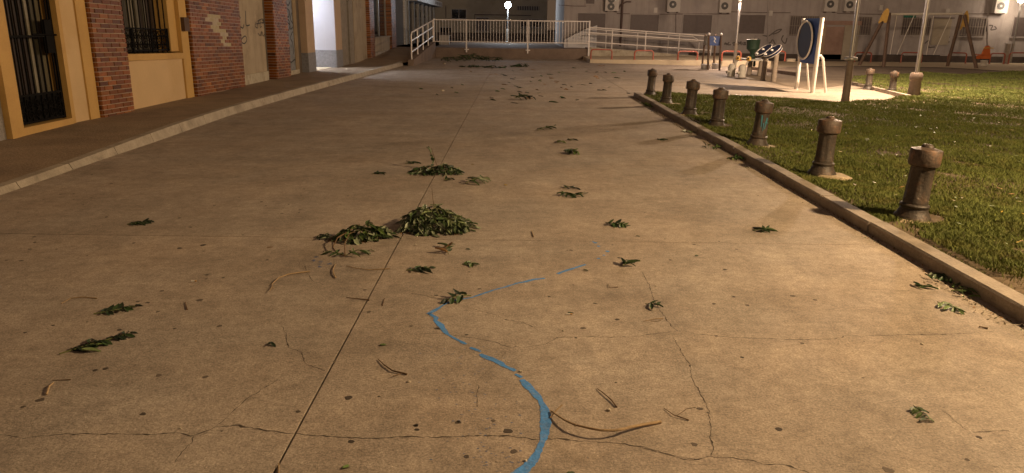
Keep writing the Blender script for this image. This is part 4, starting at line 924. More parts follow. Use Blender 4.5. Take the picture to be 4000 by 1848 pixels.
# swing
lt, rt_ = atY(3468, 45, 36.2), atY(3760, 52, 36.2)
t = thing('swing_set', (19, 36, 0), 'timber swing frame with yellow end plates and two hanging swings', 'swing')
for top, fs in ((lt, [(3355, 256), (3451, 263)]), (rt_, [(3700, 260), (3815, 268)])):
    for k, p in enumerate(fs):
        f = G(*p); f.y = 36.9 if k == 0 else 35.3
        f = Vector((atY(p[0], p[1], f.y).x, f.y, 0)); MB().tube([f - Vector((0, 0, .03)), top + Vector((.03 * k, (.12 if k == 0 else -.12), -.08))], .075, 10).build('leg', 'wood', t, True)
ol = [(610,120),(632,130),(640,155),(635,200),(602,325),(580,330),(555,303),(525,310),(495,340),(489,325),(530,235),(570,160)]
MB().prism([atY(3300 + x * .2717, y_ * .2717, 35.85) for x, y_ in ol], (0, .07, 0)).build('end_plate', 'yellowplay', t)
p_ = rt_; ol = [(.30, -.75), (.12, -.55), (-.30, -.70), (-.17, -.1), (0, .12), (.18, -.1)]
MB().prism([p_ + Vector((.16, y * 1., z)) for y, z in ol], (.06, 0, 0)).build('end_plate', 'yellowplay', t)
MB().tube([lt + Vector((.1, 0, -.12)), rt_ + Vector((0, 0, -.02))], .055, 10).build('cross_beam', 'chain', t, True)
for (u0, u1), tilt in (((.13, .36), .0), ((.62, .85), .0)):
    zb_ = .55; a, b = lt.lerp(rt_, u0), lt.lerp(rt_, u1)
    sw_ = MB().box(a.x - .28, b.x - .28, 36.05, 36.25, zb_ - .03, zb_, .01).build('seat', 'rubber', t)
    for q, ln in ((a, -.08), (b, -.55)): MB().tube([q + Vector((0, 0, -.14)), (q.x + ln, 36.15, zb_ + .001)], .016, 5).build('chain', 'chain', t)
# spring rider
c = atY(3842, 252, 36.2); c.z = 0
t = thing('spring_rider', c, 'orange spring rider with handle bar and steel coil spring', 'spring rider')
P = [c + Vector((.14 * math.cos(a), .14 * math.sin(a), .05 + a * .0095)) for a in np.linspace(0, 6.2832 * 5, 70)]
MB().tube(P, .018, 6).build('spring', 'chain', t, True)
MB().box(c.x - .16, c.x + .16, c.y - .12, c.y + .12, .352, .40, .01).build('mount', 'rubber', t)
body = [(-.42, .40), (-.38, .55), (-.18, .58), (-.12, .80), (-.06, .98), (.06, 1.02), (.14, .96), (.18, .72), (.24, .5), (.20, .40)]
MB().prism([(c.x + x, c.y - .05, z) for x, z in body], (0, .1, 0)).build('body', 'orange', t)
MB().tube([(c.x - .22, c.y - .14, .90), (c.x + .24, c.y - .14, .90)], .022, 6).build('handle', 'yellowplay', t, True)
MB().box(c.x - .45, c.x - .12, c.y - .16, c.y + .16, .585, .62, .01).build('seat', 'orange', t)
# bin post near the right hoops
c = G(3945, 250); t = thing('litter_post', c + Vector((0, .3, 0)), 'short grey litter post in front of the far hoops', 'post')
MB().box(c.x - .17, c.x + .02, c.y + .25, c.y + .42, 0, 1.02, .01).build('column', 'pole', t); MB().box(c.x - .2, c.x + .05, c.y + .22, c.y + .45, 1.021, 1.05).build('lid', 'steel', t)
# drain grate
ga, gb = G(2868, 374), G(2962, 371); t = thing('drain_grate', (ga + gb) / 2, 'narrow iron drain grate in the paving behind the lawn', 'drain grate')
MB().box(ga.x, gb.x, ga.y - .12, ga.y + .14, .0015, .006).build('frame', 'grate', t)
for i in range(14): xx = lerp(ga.x, gb.x, (i + .5) / 14); MB().box(xx - .012, xx + .012, ga.y - .10, ga.y + .12, .0062, .011).build('bar', 'steel', t)

# ================================================================ GRASS
def grass():
    rs = np.random.RandomState(2); V = []; 
    def field(x, y): return .5 + .25 * np.sin(x * 2.1 + 1.3 * np.sin(y * 1.7)) + .25 * np.sin(y * 2.7 + x * .9 + 2 * np.sin(x * .8))
    for (ya, yb_, xa_, xb_, dens) in ((2.5, 6.5, 3.03, 6.5, 11500), (6.5, 9, 3.03, 9, 7500), (9, 12.5, 3.03, 11.5, 4200), (12.5, 20, 3.03, 15, 2200), (20, 33, 6.5, 22, 750)):
        n = int(dens * (yb_ - ya) * (xb_ - xa_)); x = rs.uniform(xa_, xb_, n); y = rs.uniform(ya, yb_, n)
        k = inpoly(x, y, LAWN) & (x < y * .80 + 1.2); x, y = x[k], y[k]
        f = field(x, y); edge = np.clip((x - 3.05) / .35, 0, 1); bare_ = (np.sin(x * 5.3 + 1) * np.sin(y * 4.1) + .6 * np.sin(x * 11 + y * 7))
        keep = rs.rand(len(x)) < np.clip(.45 + .8 * f, 0, 1) * np.where((bare_ > 1.15) | ((edge < .6) & (bare_ > .1) & (y < 6)), .12, 1)
        for i in range(7):
            bx, by = G(*BOL[i][0]).x, G(*BOL[i][0]).y; keep &= ((x - bx - .06) ** 2 + (y - by + .03) ** 2) > .035
        x, y, f = x[keep], y[keep], f[keep]; n = len(x)
        d = np.maximum(y, 4.); w = .0027 * (d / 5) ** .75 * rs.uniform(.7, 1.3, n); h = (.020 + .022 * f * rs.rand(n) + .016 * rs.rand(n) ** 2) * (1 + .02 * d)
        a = rs.uniform(0, 6.283, n); la = rs.uniform(0, 6.283, n); ln = h * rs.uniform(.25, 1.15, n)
        z = lawn_z(x, y); z = np.where(x < 3.1, .05, z) - .004
        dx, dy = np.cos(a) * w, np.sin(a) * w; lx, ly = np.cos(la) * ln, np.sin(la) * ln
        P = np.stack([np.stack([x - dx, y - dy, z], 1), np.stack([x + dx, y + dy, z], 1), np.stack([x + dx * .8 + lx * .4, y + dy * .8 + ly * .4, z + h * .65], 1), np.stack([x - dx * .8 + lx * .4, y - dy * .8 + ly * .4, z + h * .65], 1), np.stack([x + lx, y + ly, z + h], 1)], 1)
        V.append(P)
    P = np.concatenate(V); n = len(P); me = bpy.data.meshes.new('grass')
    me.vertices.add(n * 5); me.vertices.foreach_set('co', P.reshape(-1).astype(np.float32))
    b = np.arange(n)[:, None] * 5
    quad = (b + np.array([[0, 1, 2, 3]])); tri = (b + np.array([[3, 2, 4]]))
    loops = np.concatenate([quad, tri], 1).reshape(-1); me.loops.add(n * 7); me.loops.foreach_set('vertex_index', loops.astype(np.int32))
    ls = (np.arange(n)[:, None] * 7 + np.array([[0, 4]])).reshape(-1); me.polygons.add(n * 2); me.polygons.foreach_set('loop_start', ls.astype(np.int32))
    me.update(calc_edges=True); me.validate()
    o = bpy.data.objects.new('grass', me); COL.objects.link(o); o['kind'] = 'stuff'; o['label'] = 'short trampled green lawn grass right of the kerb'; o['category'] = 'grass'
    return o, n
m = pm('lawn_blades', (.135, .158, .043), .7, .42, 2.2, 18, 0, .1, stain=(.20, .17, .055), stain_amt=.55, stain_scale=3.5)
M['grass'] = m
go, ng = grass(); go.data.materials.append(m)

# ================================================================ LEAF LITTER
def leaf_mesh(L, W, curl, fold, mat):
    xs = [0, .18, .45, .75, 1.]; ws = [.03, .72, 1., .62, .0]; m = MB()
    for i, (x, w) in enumerate(zip(xs, ws)):
        zc = curl * L * (x * x) * -1 + .12 * curl * L
        m.v += [(x * L, 0, zc - fold * W * .35), (x * L, w * W / 2, zc + .0), (x * L, -w * W / 2, zc + .0)]
    for i in range(4):
        a = 3 * i; b = a + 3; m.f += [(a, b, b + 1, a + 1), (a + 2, b + 2, b, a)]
    me = m.mesh('leaflet'); me.materials.append(M[mat]); return me
LM = {}
def leaf(mat, k):
    if (mat, k) not in LM:
        L, W, c, f = [(.044, .021, .25, .5), (.052, .020, .6, .8), (.036, .018, -.2, .3), (.058, .023, .2, .9)][k]
        LM[(mat, k)] = leaf_mesh(L, W, c, f, mat)
    return LM[(mat, k)]
rl = random.Random(77)
def frond(t, P, mats, sc, org, spread=1.0, pairs=None, flat=.3, stem=True, stemmat='stem', rr=.0018):
    """a compound leaf along polyline P (world points)"""
    P = [Vector(p) for p in P]; cum = [0]
    for a, b in zip(P[:-1], P[1:]): cum.append(cum[-1] + (b - a).length)
    L = cum[-1]; n = pairs or max(3, int(L / (.021 * sc)))
    def at(s):
        for i in range(len(P) - 1):
            if s <= cum[i + 1] + 1e-9: q = (s - cum[i]) / max(cum[i + 1] - cum[i], 1e-6); return P[i].lerp(P[i + 1], q), (P[i + 1] - P[i]).normalized()
        return P[-1], (P[-1] - P[-2]).normalized()
    if stem: MB().tube(P, [rr * sc * 1.3] + [rr * sc] * (len(P) - 1), 5).build('stem', stemmat, t)
    for i in range(n):
        s = L * (.18 + .82 * i / max(n - 1, 1)); p, d = at(s); side = Vector((-d.y, d.x, 0))
        side = side.normalized() if side.length > 1e-4 else Vector((1, 0, 0))
        dirs = [side * sg * spread + d * .55 for sg in (1, -1)] if i < n - 1 else [d]
        for dd in dirs:
            if rl.random() < .06: continue
            dd = (dd + Vector((rl.uniform(-.3, .3), rl.uniform(-.3, .3), rl.uniform(-.35, .4) * flat * 2.2))).normalized()
            up = Vector((rl.uniform(-flat, flat), rl.uniform(-flat, flat), 1)); y = up.cross(dd).normalized(); z = dd.cross(y)
            s_ = sc * rl.uniform(.75, 1.15) * (.75 + .5 * math.sin(math.pi * min(1, .25 + .75 * i / n)))
            pos = p + Vector((0, 0, .003))
            tipz = pos.z + dd.z * .04 * s_
            if tipz < .003: pos.z += .003 - tipz
            mt = Matrix(((dd.x * s_, y.x * s_, z.x * s_, pos.x - org.x), (dd.y * s_, y.y * s_, z.y * s_, pos.y - org.y), (dd.z * s_, y.z * s_, z.z * s_, pos.z - org.z), (0, 0, 0, 1)))
            inst('leaflet', leaf(rl.choice(mats), rl.randrange(4)), t, mt)
GREEN = ['leaf0', 'leaf1', 'leaf1', 'leaf0', 'leaf2']; DARK = ['leafdark', 'leaf0', 'leafdark']; PALE = ['leaf2', 'leaf2', 'leaf2', 'leaf1', 'leafpale']; BRIGHT = ['leaf3', 'leaf1', 'leaf3', 'leafpale']
SPR_GROUP = 'leaf sprigs fallen on the plaza'
def sprig(pts, lab, mats=GREEN, sc=1., lift=.012, spread=1., flat=.3, pairs=None, extra=None, name='fallen_sprig', rr=.0018):
    P = [g25(*p) for p in pts]; n = len(P)
    for i, p in enumerate(P): p.z = .004 + lift * math.sin(math.pi * (i + .4) / n)
    o = P[0].lerp(P[-1], .5); o.z = 0
    t = thing(name, o, lab, 'leaf sprig', SPR_GROUP)
    sc *= 1.4
    frond(t, P, mats, sc, o, spread, pairs, flat, rr=rr)
    for q, mt in (extra or []):
        Q = [g25(*p) for p in q]
        for p in Q: p.z = .006
        frond(t, Q, mt or mats, sc, o, spread, None, flat)
    return t
def pile(center, rx, ry, h, nf, lab, mats, sc=1., name='fallen_branch', lean=0., twig=None, dry=0, seed=1):
    c = g25(*center); t = thing(name, c, lab, 'fallen branch', 'heaps of fallen leafy branches'); q_ = random.Random(seed)
    for i in range(nf):
        a = q_.uniform(0, 6.283); r0 = math.sqrt(q_.random()) * .5; r1 = min(1.05, r0 + q_.uniform(.3, .6)); da = q_.uniform(-.5, .5)
        if i % 3 == 0: r0 = q_.uniform(.45, .7); r1 = q_.uniform(.95, 1.12)
        if i % 7 == 1: a = -1.57 + q_.uniform(-.9, .9); r0 = .5; r1 = 1.05
        def hz(r): return h * max(0, 1 - r)
        P = []
        for k in range(4):
            r = lerp(r0, r1, k / 3); aa = a + da * k / 3; x = r * math.cos(aa); y_ = r * math.sin(aa)
            ca, sa = math.cos(lean), math.sin(lean); X, Y = x * rx, y_ * ry
            P.append((c.x + X * ca - Y * sa, c.y + X * sa + Y * ca, .006 + hz(r) * q_.uniform(.8, 1.1) * (.35 + .65 * q_.random() ** .4 if k == 0 else 1)))
        frond(t, P, mats, sc, c, 1., None, .55)
    for q, r_ in (twig or []):
        Q = [g25(x, y_) for x, y_, _ in q]
        for p, (_, _, z) in zip(Q, q): p.z = z
        MB().tube(Q, [r_ * (1 - .5 * k / (len(Q) - 1)) for k in range(len(Q))], 6).build('twig', 'twig', t, True)
    for i in range(dry):
        p = Vector((q_.uniform(-rx, rx) * .9, -abs(q_.uniform(.2, 1.)) * ry, .006)); s_ = q_.uniform(.5, .9) * sc
        inst('dry_leaf', leaf('leafdry', q_.randrange(4)), t, Matrix.Translation(p) @ Matrix.Rotation(q_.uniform(0, 6), 4, 'Z') @ Matrix.Rotation(q_.uniform(-.5, .5), 4, 'X') @ Matrix.Scale(s_, 4))
    return t
pile((1088, 572), .32, .23, .23, 48, 'largest heap of pale green fallen leaves, lying across the joint', PALE + ['leaf1'], 1.5, twig=[([(1095, 560, .1), (1090, 560, .2), (1088, 562, .30)], .003)], dry=12, seed=3)
t = pile((908, 600), .25, .11, .13, 28, 'elongated leafy branch with a bent stem, left of the largest heap', ['leaf1', 'leaf0', 'leaf2', 'leaf3'], 1.45, lean=.55, twig=[([(905, 590, .08), (850, 618, .06), (838, 632, .03), (848, 642, .015), (868, 648, .012)], .005), ([(868, 648, .012), (868, 630, .05), (880, 612, .075), (905, 600, .07)], .004)], dry=12, seed=5)
frond(t, [gz(838, 603, .02), gz(815, 600, .03), gz(803, 600, .01)], DARK + ['leaf1'], 1.15, t.location, pairs=6); frond(t, [gz(868, 647, .015), gz(845, 642, .02), gz(820, 636, .01)], ['leaf1', 'leaf0'], 1.1, t.location, pairs=5); frond(t, [gz(870, 647, .015), gz(895, 642, .035), gz(930, 634, .012)], ['leaf2', 'leaf1', 'leafpale'], 1.15, t.location, pairs=7)
pile((1098, 434), .29, .17, .12, 26, 'dark leafy branch lying on the joint beyond the largest heap', ['leaf0', 'leaf1', 'leafdark', 'leaf0', 'leaf2'], 1.3, twig=[([(1100, 430, .05), (1092, 425, .15), (1086, 430, .26)], .004)], seed=8)
t = bpy.data.objects[[o.name for o in bpy.data.objects if o.get('label', '').startswith('dark leafy branch lying')][0]]
frond(t, [gz(1090, 428, .04), gz(1089, 428, .13), gz(1083, 428, .22)], ['leaf0', 'leaf1', 'leaf2'], 1.35, t.location, pairs=6, flat=.6)
sprig([(1172, 466), (1195, 462), (1222, 455)], 'pale green leaf sprig to the right of the dark branch', PALE, 1.35, .05, pairs=7)
sprig([(1020, 413), (1035, 410), (1048, 411)], 'small flat sprig left of the dark branch', DARK, 1.2, pairs=4)
sprig([(938, 438), (952, 437), (963, 436)], 'dark flat sprig alone left of the joint', DARK, 1.2, .006, pairs=4)
sprig([(1118, 455), (1126, 454), (1134, 453)], 'tiny dark sprig below the dark branch', ['leaf0'], 1.2, pairs=3)
sprig([(1417, 384), (1434, 386), (1450, 388)], 'bright green sprig in the middle distance', BRIGHT, 1.6, .05, pairs=7, flat=.5)
sprig([(1402, 361), (1408, 360), (1415, 359)], 'small green tuft just beyond the bright green sprig', BRIGHT, 1.3, .02, pairs=3)
sprig([(1433, 354), (1440, 353), (1447, 353)], 'tiny green sprig right of the small tuft', GREEN, 1.2, .01, pairs=3)
sprig([(1420, 475), (1430, 473), (1445, 475)], 'topmost sprig of the trio right of centre', DARK, 1.15, pairs=4)
sprig([(1416, 488), (1424, 494), (1434, 496)], 'left sprig of the trio right of centre', ['leaf0', 'leaf1'], 1.2, .03, pairs=5, flat=.5)
sprig([(1448, 494), (1458, 492), (1468, 490)], 'right sprig of the trio right of centre', ['leaf0', 'leaf1'], 1.15, .02, pairs=4)
sprig([(1523, 562), (1546, 567), (1574, 570)], 'dark leaf sprig pointing right near the transverse joint', ['leaf0', 'leafdark', 'leaf1'], 1.15, pairs=8)
sprig([(1895, 582), (1912, 581), (1928, 577)], 'small sprig by itself towards the right kerb', ['leaf0', 'leaf1'], 1.1, pairs=5)
sprig([(1567, 672), (1578, 668), (1590, 664)], 'short spiky sprig right of the end of the blue line', ['leaf0', 'leaf1'], 1.05, .02, pairs=4, flat=.5)
sprig([(1022, 682), (1050, 680), (1080, 676)], 'dark flat sprig left of the blue line start', DARK, 1.25, .006, pairs=5, flat=.12)
sprig([(1185, 748), (1158, 752), (1126, 760)], 'dark star shaped sprig lying across the blue line', DARK + ['leaf0'], 1.25, .02, pairs=5)
sprig([(1128, 643), (1123, 630), (1132, 620)], 'withered yellowish sprig below the largest heap', ['leaf1', 'leafdry', 'leaf0'], .95, .02, pairs=5, flat=.6)
sprig([(236, 792), (285, 785), (340, 773)], 'dark sprig at the left, shorter of the two', DARK, 1.15, .006, pairs=7, flat=.12)
sprig([(150, 893), (230, 870), (328, 842)], 'long dark sprig at the lower left with one pale leaf', DARK, 1.05, .006, pairs=11, flat=.12)
tt = bpy.data.objects[[o.name for o in bpy.data.objects if o.get('label', '').startswith('long dark sprig')][0]]
inst('pale_leaf', leaf('leafpale', 3), tt, Matrix.Translation(g25(205, 878, .02) - tt.location) @ Matrix.Rotation(.2, 4, 'Z') @ Matrix.Scale(1.5, 4))
inst('pale_leaf', leaf('leaf3', 0), tt, Matrix.Translation(g25(243, 868, .02) - tt.location) @ Matrix.Rotation(1.4, 4, 'Z') @ Matrix.Scale(1., 4))
sprig([(320, 566), (348, 563), (378, 560)], 'dark sprig by itself at the left beyond the transverse joint', DARK, 1.15, .006, pairs=6)
sprig([(1623, 768), (1638, 771), (1652, 768)], 'small loose leaved sprig beside the crack', ['leaf0'], .65, pairs=4)
sprig([(2297, 1024), (2315, 1044), (2338, 1066)], 'green comb shaped sprig at the lower right', ['leaf1', 'leaf0', 'leaf3'], .5, pairs=7, flat=.15)
sprig([(2392, 735), (2440, 737), (2500, 746)], 'large green sprig against the near kerb', ['leaf1', 'leaf0', 'leaf3'], 1.1, .02, pairs=8)
sprig([(2345, 688), (2365, 698), (2388, 703)], 'dark sprig against the kerb above the large green sprig', GREEN, 1., pairs=6)
sprig([(2358, 763), (2382, 774), (2408, 785)], 'pale green sprig just left of the large kerb sprig', ['leafpale', 'leaf3'], .95, pairs=6)
sprig([(1162, 667), (1180, 665), (1196, 667)], 'flat pale green sprig above the blue line corner', ['leaf3', 'leaf1'], .8, .004, pairs=4, flat=.1)
sprig([(1352, 330), (1372, 325), (1395, 320)], 'curled sprig with bare tail in the middle distance', GREEN, 1.3, .03, pairs=6)
sprig([(1294, 252), (1315, 250), (1340, 251)], 'dark sprig with raised twig in the far middle', DARK + ['leaf0'], 2.0, .10, pairs=8, flat=.5)
sprig([(672, 868), (680, 868), (690, 866)], 'small dark leaf cluster left of the joint', DARK, .62, .004, pairs=3, flat=.1)
sprig([(2310, 727), (2320, 725), (2330, 722)], 'tiny sprig at the end of the right hand crack', GREEN, .9, pairs=3)
sprig([(1828, 401), (1842, 399), (1855, 397)], 'sprig lying at the foot of the kerb by the painted bollard', DARK, 1.1, .01, pairs=5)
sprig([(1655, 353), (1663, 352), (1672, 353)], 'small dark sprig under the third bollard', DARK, 1.2, .01, pairs=3)
sprig([(1712, 331), (1727, 332), (1742, 333)], 'pale sprig at the kerb below the third bollard', ['leaf2', 'leafpale'], 1.1, .01, pairs=5)
# single leaves
for (x, y_, a, mat, s_, lab) in [(955, 868, .5, 'leaf3', 1.2, 'single green leaf left of the blue curve'), (862, 1178, .9, 'leaf3', 1.2, 'single green leaf at the bottom edge left of centre'), (1425, 1190, .2, 'leaf1', 1.2, 'green leaf at the bottom edge right of the blue line'), (1468, 677, -.4, 'leaf1', 1., 'small leaf at the upper end of the blue line'), (1428, 786, .3, 'leaf0', 1.1, 'small leaf beside the cigarette butt'), (1268, 465, .2, 'leafyel', 1.1, 'yellow leaf right of the pale green sprig'), (1185, 413, .1, 'leafyel', 1.1, 'yellow leaf beyond the dark branch'), (1748, 643, .3, 'leaf0', .9, 'thin leaf below the transverse joint on the right'), (672, 622, .8, 'leafdry', 1.3, 'curled brown leaf left of the bent branch'), (1172, 626, .1, 'leafdark', 1., 'dark leaf right of the withered sprig'), (1600, 921 / 1.553, .1, 'leaf0', .8, 'tiny leaf on the transverse joint')]:
    p = g25(x, y_, .006); o = bpy.data.objects.new('fallen_leaf', leaf(mat, 0)); COL.objects.link(o)
    o.matrix_world = Matrix.Translation(p) @ Matrix.Rotation(a, 4, 'Z') @ Matrix.Rotation(rl.uniform(-.3, .3), 4, 'X') @ Matrix.Scale(s_, 4); o['label'] = lab; o['category'] = 'leaf'; o['group'] = 'single fallen leaves'
p = G(3235 + 20, 734, .085); o = bpy.data.objects.new('fallen_leaf', leaf('leafyel', 3)); COL.objects.link(o); o.matrix_world = Matrix.Translation(p) @ Matrix.Rotation(.2, 4, 'Z') @ Matrix.Scale(1.6, 4); o['label'] = 'yellow leaf on the grass near the second nearest bollard'; o['category'] = 'leaf'; o['group'] = 'single fallen leaves'
# far heap along the terrace wall
c = g25(1165, 152); t = thing('fallen_branch', c, 'long dark heap of fallen leaves at the foot of the terrace wall', 'fallen branch', 'heaps of fallen leafy branches'); q_ = random.Random(31)
for i in range(60):
    u = q_.betavariate(2, 2.2); b = g25(1100 + 190 * u, 147 + 8 * q_.random()); h = .28 * math.exp(-((u - .42) / .22) ** 2) + .06
    a = q_.uniform(0, 6.28); P = [b + Vector((math.cos(a) * .16 * k, math.sin(a) * .3 * k, .02 + h * q_.random() * (1 - .3 * k))) for k in range(3)]
    frond(t, P, ['leaf0', 'leafdark', 'leaf1'], 2.6, c, 1., 3, .6, stem=False)
for cx, cy, lab in ((1312, 167, 'dark leafy tuft right of the long far heap'), (1185, 168, 'low dark leaf clump in front of the long far heap'), (1245, 170, 'thin leaf scatter before the terrace wall')):
    pile((cx, cy), .42, .5, .16 if cx == 1312 else .07, 9, lab, ['leaf0', 'leafdark'], 2.4, seed=cx)
# small far leaves: nothing tells them apart
rf_ = random.Random(13); shared = 'tiny dark leaf among the scatter on the far plaza'
for i in range(74):
    x = rf_.gauss(1330, 110); y_ = rf_.uniform(176, 260)
    if i > 52: x = rf_.uniform(1250, 1580); y_ = rf_.uniform(165, 245)
    p = g25(x, y_, .01)
    if p.x > 8 or p.x < -4 or p.y > 38: continue
    o = bpy.data.objects.new('fallen_leaf', leaf(rf_.choice(['leaf0', 'leafdark', 'leaf1', 'leafdry']), rf_.randrange(4))); COL.objects.link(o)
    o.matrix_world = Matrix.Translation(p + Vector((0, 0, .01))) @ Matrix.Rotation(rf_.uniform(-.5, .5), 4, 'Z') @ Matrix.Rotation(rf_.uniform(-.5, .5), 4, 'X') @ Matrix.Diagonal((rf_.uniform(2, 4.6), rf_.uniform(2, 4), 2.5, 1))
    o['label'] = shared; o['category'] = 'leaf'; o['group'] = 'leaf scatter on the far plaza'
# twigs
def twig(fn, pts, r, lab, mat='twig', lift=.004, forks=()):
    P = [G(*fn(p)) for p in pts]; n = len(P)
    for i, p in enumerate(P): p.z = r + lift * math.sin(math.pi * i / max(n - 1, 1)) + .001
    o = P[n // 2].copy(); o.z = 0; t = thing('fallen_twig', o, lab, 'twig', 'bare twigs on the plaza')
    MB().tube(P, [r * lerp(.55, 1.15, i / (n - 1)) for i in range(n)], 7).build('stick', mat, t, True)
    for q in forks:
        Q = [G(*fn(p)) for p in q]
        for i, p in enumerate(Q): p.z = .004 + .012 * i
        MB().tube(Q, r * .5, 6).build('side_shoot', mat, t, True)
    for k in range(max(1, n // 3)):
        c_ = P[rl.randrange(1, n)] if n > 2 else P[0]; MB().lathe([(r * .4, -r), (r * 1.25, 0), (r * .4, r)], 7, c_).build('knot', mat, t, True)
twig(R4, [(660,905),(680,930),(720,965),(770,995),(830,1013),(890,1026),(950,1025),(1000,1013),(1020,1000),(1080,980),(1170,957)], .0062, 'long curved bare twig at the bottom beside the blue line', 'twigpale', .028, [[(655,935),(680,915),(710,898)]])
twig(R4, [(875,800),(905,825),(940,855),(965,885)], .0032, 'short thin twig above the long curved twig')
twig(R4, [(1185,890),(1230,925),(1300,945)], .0025, 'thin twig right of the long curved twig', forks=[[(1240,928),(1290,905),(1330,910)]])
twig(R3, [(222,240),(215,218),(250,186),(300,167),(350,158),(410,150)], .0042, 'bent twig left of the joint below the leafy branch', 'twigpale', forks=[[(218,225),(205,262)]])
twig(R3, [(545,112),(532,140),(535,165),(545,182)], .0045, 'stubby curved twig left of the joint', 'twigpale')
twig(R3, [(600,120),(650,135),(720,143),(825,135)], .0034, 'thin yellow twig crossing the joint', 'twigpale')
twig(R3, [(600,285),(650,293),(720,298)], .0036, 'dark twig ending at the joint')
twig(R3, [(765,605),(800,640),(840,668),(915,683)], .0040, 'curved dark twig right of the joint', forks=[[(880,680),(845,702)]])
twig(R2, [(260,475),(300,455),(350,450),(410,453)], .0034, 'pale arched twig at the left above the dark sprigs', 'twigpale')
twig(R2, [(228,812),(210,830),(198,860)], .0045, 'short pale twig at the lower left', 'twigpale')
twig(R3, [(250,1145),(250,1200)], .0030, 'twig end at the bottom edge beside the joint', 'twigpale')
twig(R4, [(1090,485),(1150,475),(1180,473)], .0026, 'thin forked twig below the small loose sprig', 'twigpale', forks=[[(1120,485),(1150,495),(1170,500)]])
twig(R4, [(570,65),(578,92)], .0040, 'short twig above the transverse joint', 'twigpale'); twig(R2, [(785,470),(793,500)], .0034, 'short curved twig beside a dark gum spot')
twig(R4, [(925,310),(930,330),(970,325)], .0022, 'hair thin bent twig right of centre'); twig(R3, [(798,290),(788,325)], .0024, 'small upright twig by the joint')
twig(R5, [(1583,512),(1620,520)], .0050, 'short thick brown twig at the right edge'); twig(R2, [(225,800),(300,797)], .0022, 'thin straight twig at the lower left')
# pebbles and butts
for fn, p, r, lab in [(R4,(928,898),.010,'pale pebble at the end of a short twig'),(R4,(518,718),.009,'pale pebble on the blue line'),(R4,(715,528),.007,'pebble on the middle crack'),(R4,(540,1133),.007,'white pebble on the lower blue line'),(R3,(925,720),.008,'pebble below the curved dark twig'),(V25,(1113,230),.045,'pale lump lying alone on the far plaza'),(V25,(1046,617),.010,'pale pebble under the largest heap'),(R5,(1313,590),.008,'pebble on the right concrete'),(R4,(1147,320),.006,'pebble near the right crack'),(V25,(945,605),.011,'pale fruit pod by the bent branch'),(V25,(962,592),.010,'pale fruit pod beside the joint'),(R2,(763,1003),.006,'tiny pebble at the lower left'),(V25,(1118,162/1.0),.06,'white litter ball at the terrace wall')]:
    c = G(*fn(p)); m = MB(); q_ = random.Random(int(p[0])); 
    prof = [(r * .55, 0), (r, r * .35), (r * .85, r * .8), (r * .3, r * 1.05)]
    m.lathe(prof, 9, c, mod=lambda k, z: 1 + .22 * math.sin(k * 2.1 + p[0])); o = m.build('pebble', 'pebble', None, True); o['label'] = lab; o['category'] = 'pebble'; o['group'] = 'pebbles and small pale litter'
for fn, p, a, lab in [(R4, (743, 453), .1, 'white cigarette butt beside a small leaf'), (R2, (820, 381), .25, 'white cigarette butt on the dark left concrete')]:
    c = G(*fn(p)); t = thing('cigarette_butt', c, lab, 'cigarette butt', 'cigarette butts'); d = Vector((math.cos(a), math.sin(a), 0)); c.z = .006
    MB().tube([c - d * .015, c + d * .006], .0045, 9).build('paper_tube', 'paper', t, True); MB().tube([c + d * .0061, c + d * .018], .0045, 9).build('filter', 'filter', t, True)
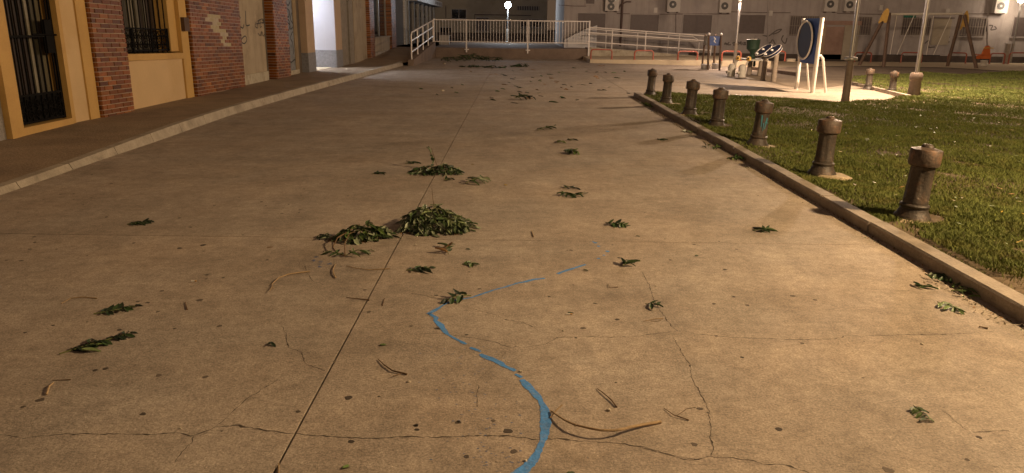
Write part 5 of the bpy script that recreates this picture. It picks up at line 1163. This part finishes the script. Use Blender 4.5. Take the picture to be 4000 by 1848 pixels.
# crumbs of dry leaf and soil along the right kerb
rd = random.Random(41); m = {k: MB() for k in ('leafdry', 'soil', 'leaf1', 'pebble')}
for i in range(1500):
    y_ = 2.5 + 15.5 * rd.random() ** 1.5; x = 2.895 - abs(rd.gauss(0, .05)) - (.10 * rd.random() if 3.9 < y_ < 4.7 or 8.5 < y_ < 9.5 or 11 < y_ < 15 else 0); k = rd.choice(['leafdry', 'soil', 'soil', 'leaf1', 'pebble']) if rd.random() > .3 else 'soil'
    s_ = rd.uniform(.004, .013) * (1 + y_ * .04); a = rd.uniform(0, 6.28); c = Vector((x, y_, .003)); d = Vector((math.cos(a), math.sin(a), rd.uniform(0, .8))) * s_; e = Vector((-math.sin(a), math.cos(a), rd.uniform(-.4, .4))) * s_ * .5
    m[k].add([c - d * .6, c + e, c + d, c - e], [(0, 1, 2, 3)])
for k, mb in m.items(): o = mb.build('kerb_debris', k); o['kind'] = 'stuff'; o['label'] = 'crumbs of dry leaves and soil along the right kerb'; o['category'] = 'debris'
# weeds at the kerb
for i, (x, y_, n_, lab) in enumerate([(1878, 402, 26, 'green weed tuft at the kerb below the painted bollard'), (1795, 372, 14, 'small weed tuft at the kerb below the fourth bollard'), (1640, 268, 16, 'weed tuft at the kerb below the second bollard'), (2420, 722, 18, 'weed tuft at the near kerb foot')]):
    c = g25(x, y_); c.x = min(c.x, 2.86); t = thing('weed', c, lab, 'weed', 'weeds along the kerb'); q_ = random.Random(i); sc_ = c.y / 7
    for k in range(n_):
        a = q_.uniform(0, 6.28); inst('leaf_blade', leaf(q_.choice(['leaf1', 'leaf3', 'leaf0']), q_.randrange(4)), t, Matrix.Translation(Vector((q_.gauss(0, .05), q_.gauss(0, .09), .01))) @ Matrix.Rotation(a, 4, 'Z') @ Matrix.Rotation(-q_.uniform(.1, 1.1), 4, 'Y') @ Matrix.Scale(q_.uniform(.7, 1.3) * max(.9, sc_), 4))
# bits on the lawn
rg = random.Random(55)
m = {k: MB() for k in ('leafpale', 'leafyel', 'leafdry')}
for i in range(240):
    y_ = rg.uniform(4, 17); x = 3.2 + rg.random() * (y_ * .72 - 2.2 if y_ > 4.5 else 1)
    k = rg.choice(list(m)); s_ = rg.uniform(.012, .03) * (1 + y_ * .03); a = rg.uniform(0, 6.28); c = Vector((x, y_, float(lawn_z(x, y_)) + .045)); d = Vector((math.cos(a), math.sin(a), rg.uniform(-.2, .3))) * s_; e = Vector((-math.sin(a), math.cos(a), rg.uniform(-.3, .3))) * s_ * .35
    m[k].add([c - d, c + e, c + d, c - e], [(0, 1, 2, 3)])
for k, mb in m.items(): o = mb.build('lawn_litter', k); o['kind'] = 'stuff'; o['label'] = 'scraps of leaf lying in the grass'; o['category'] = 'debris'
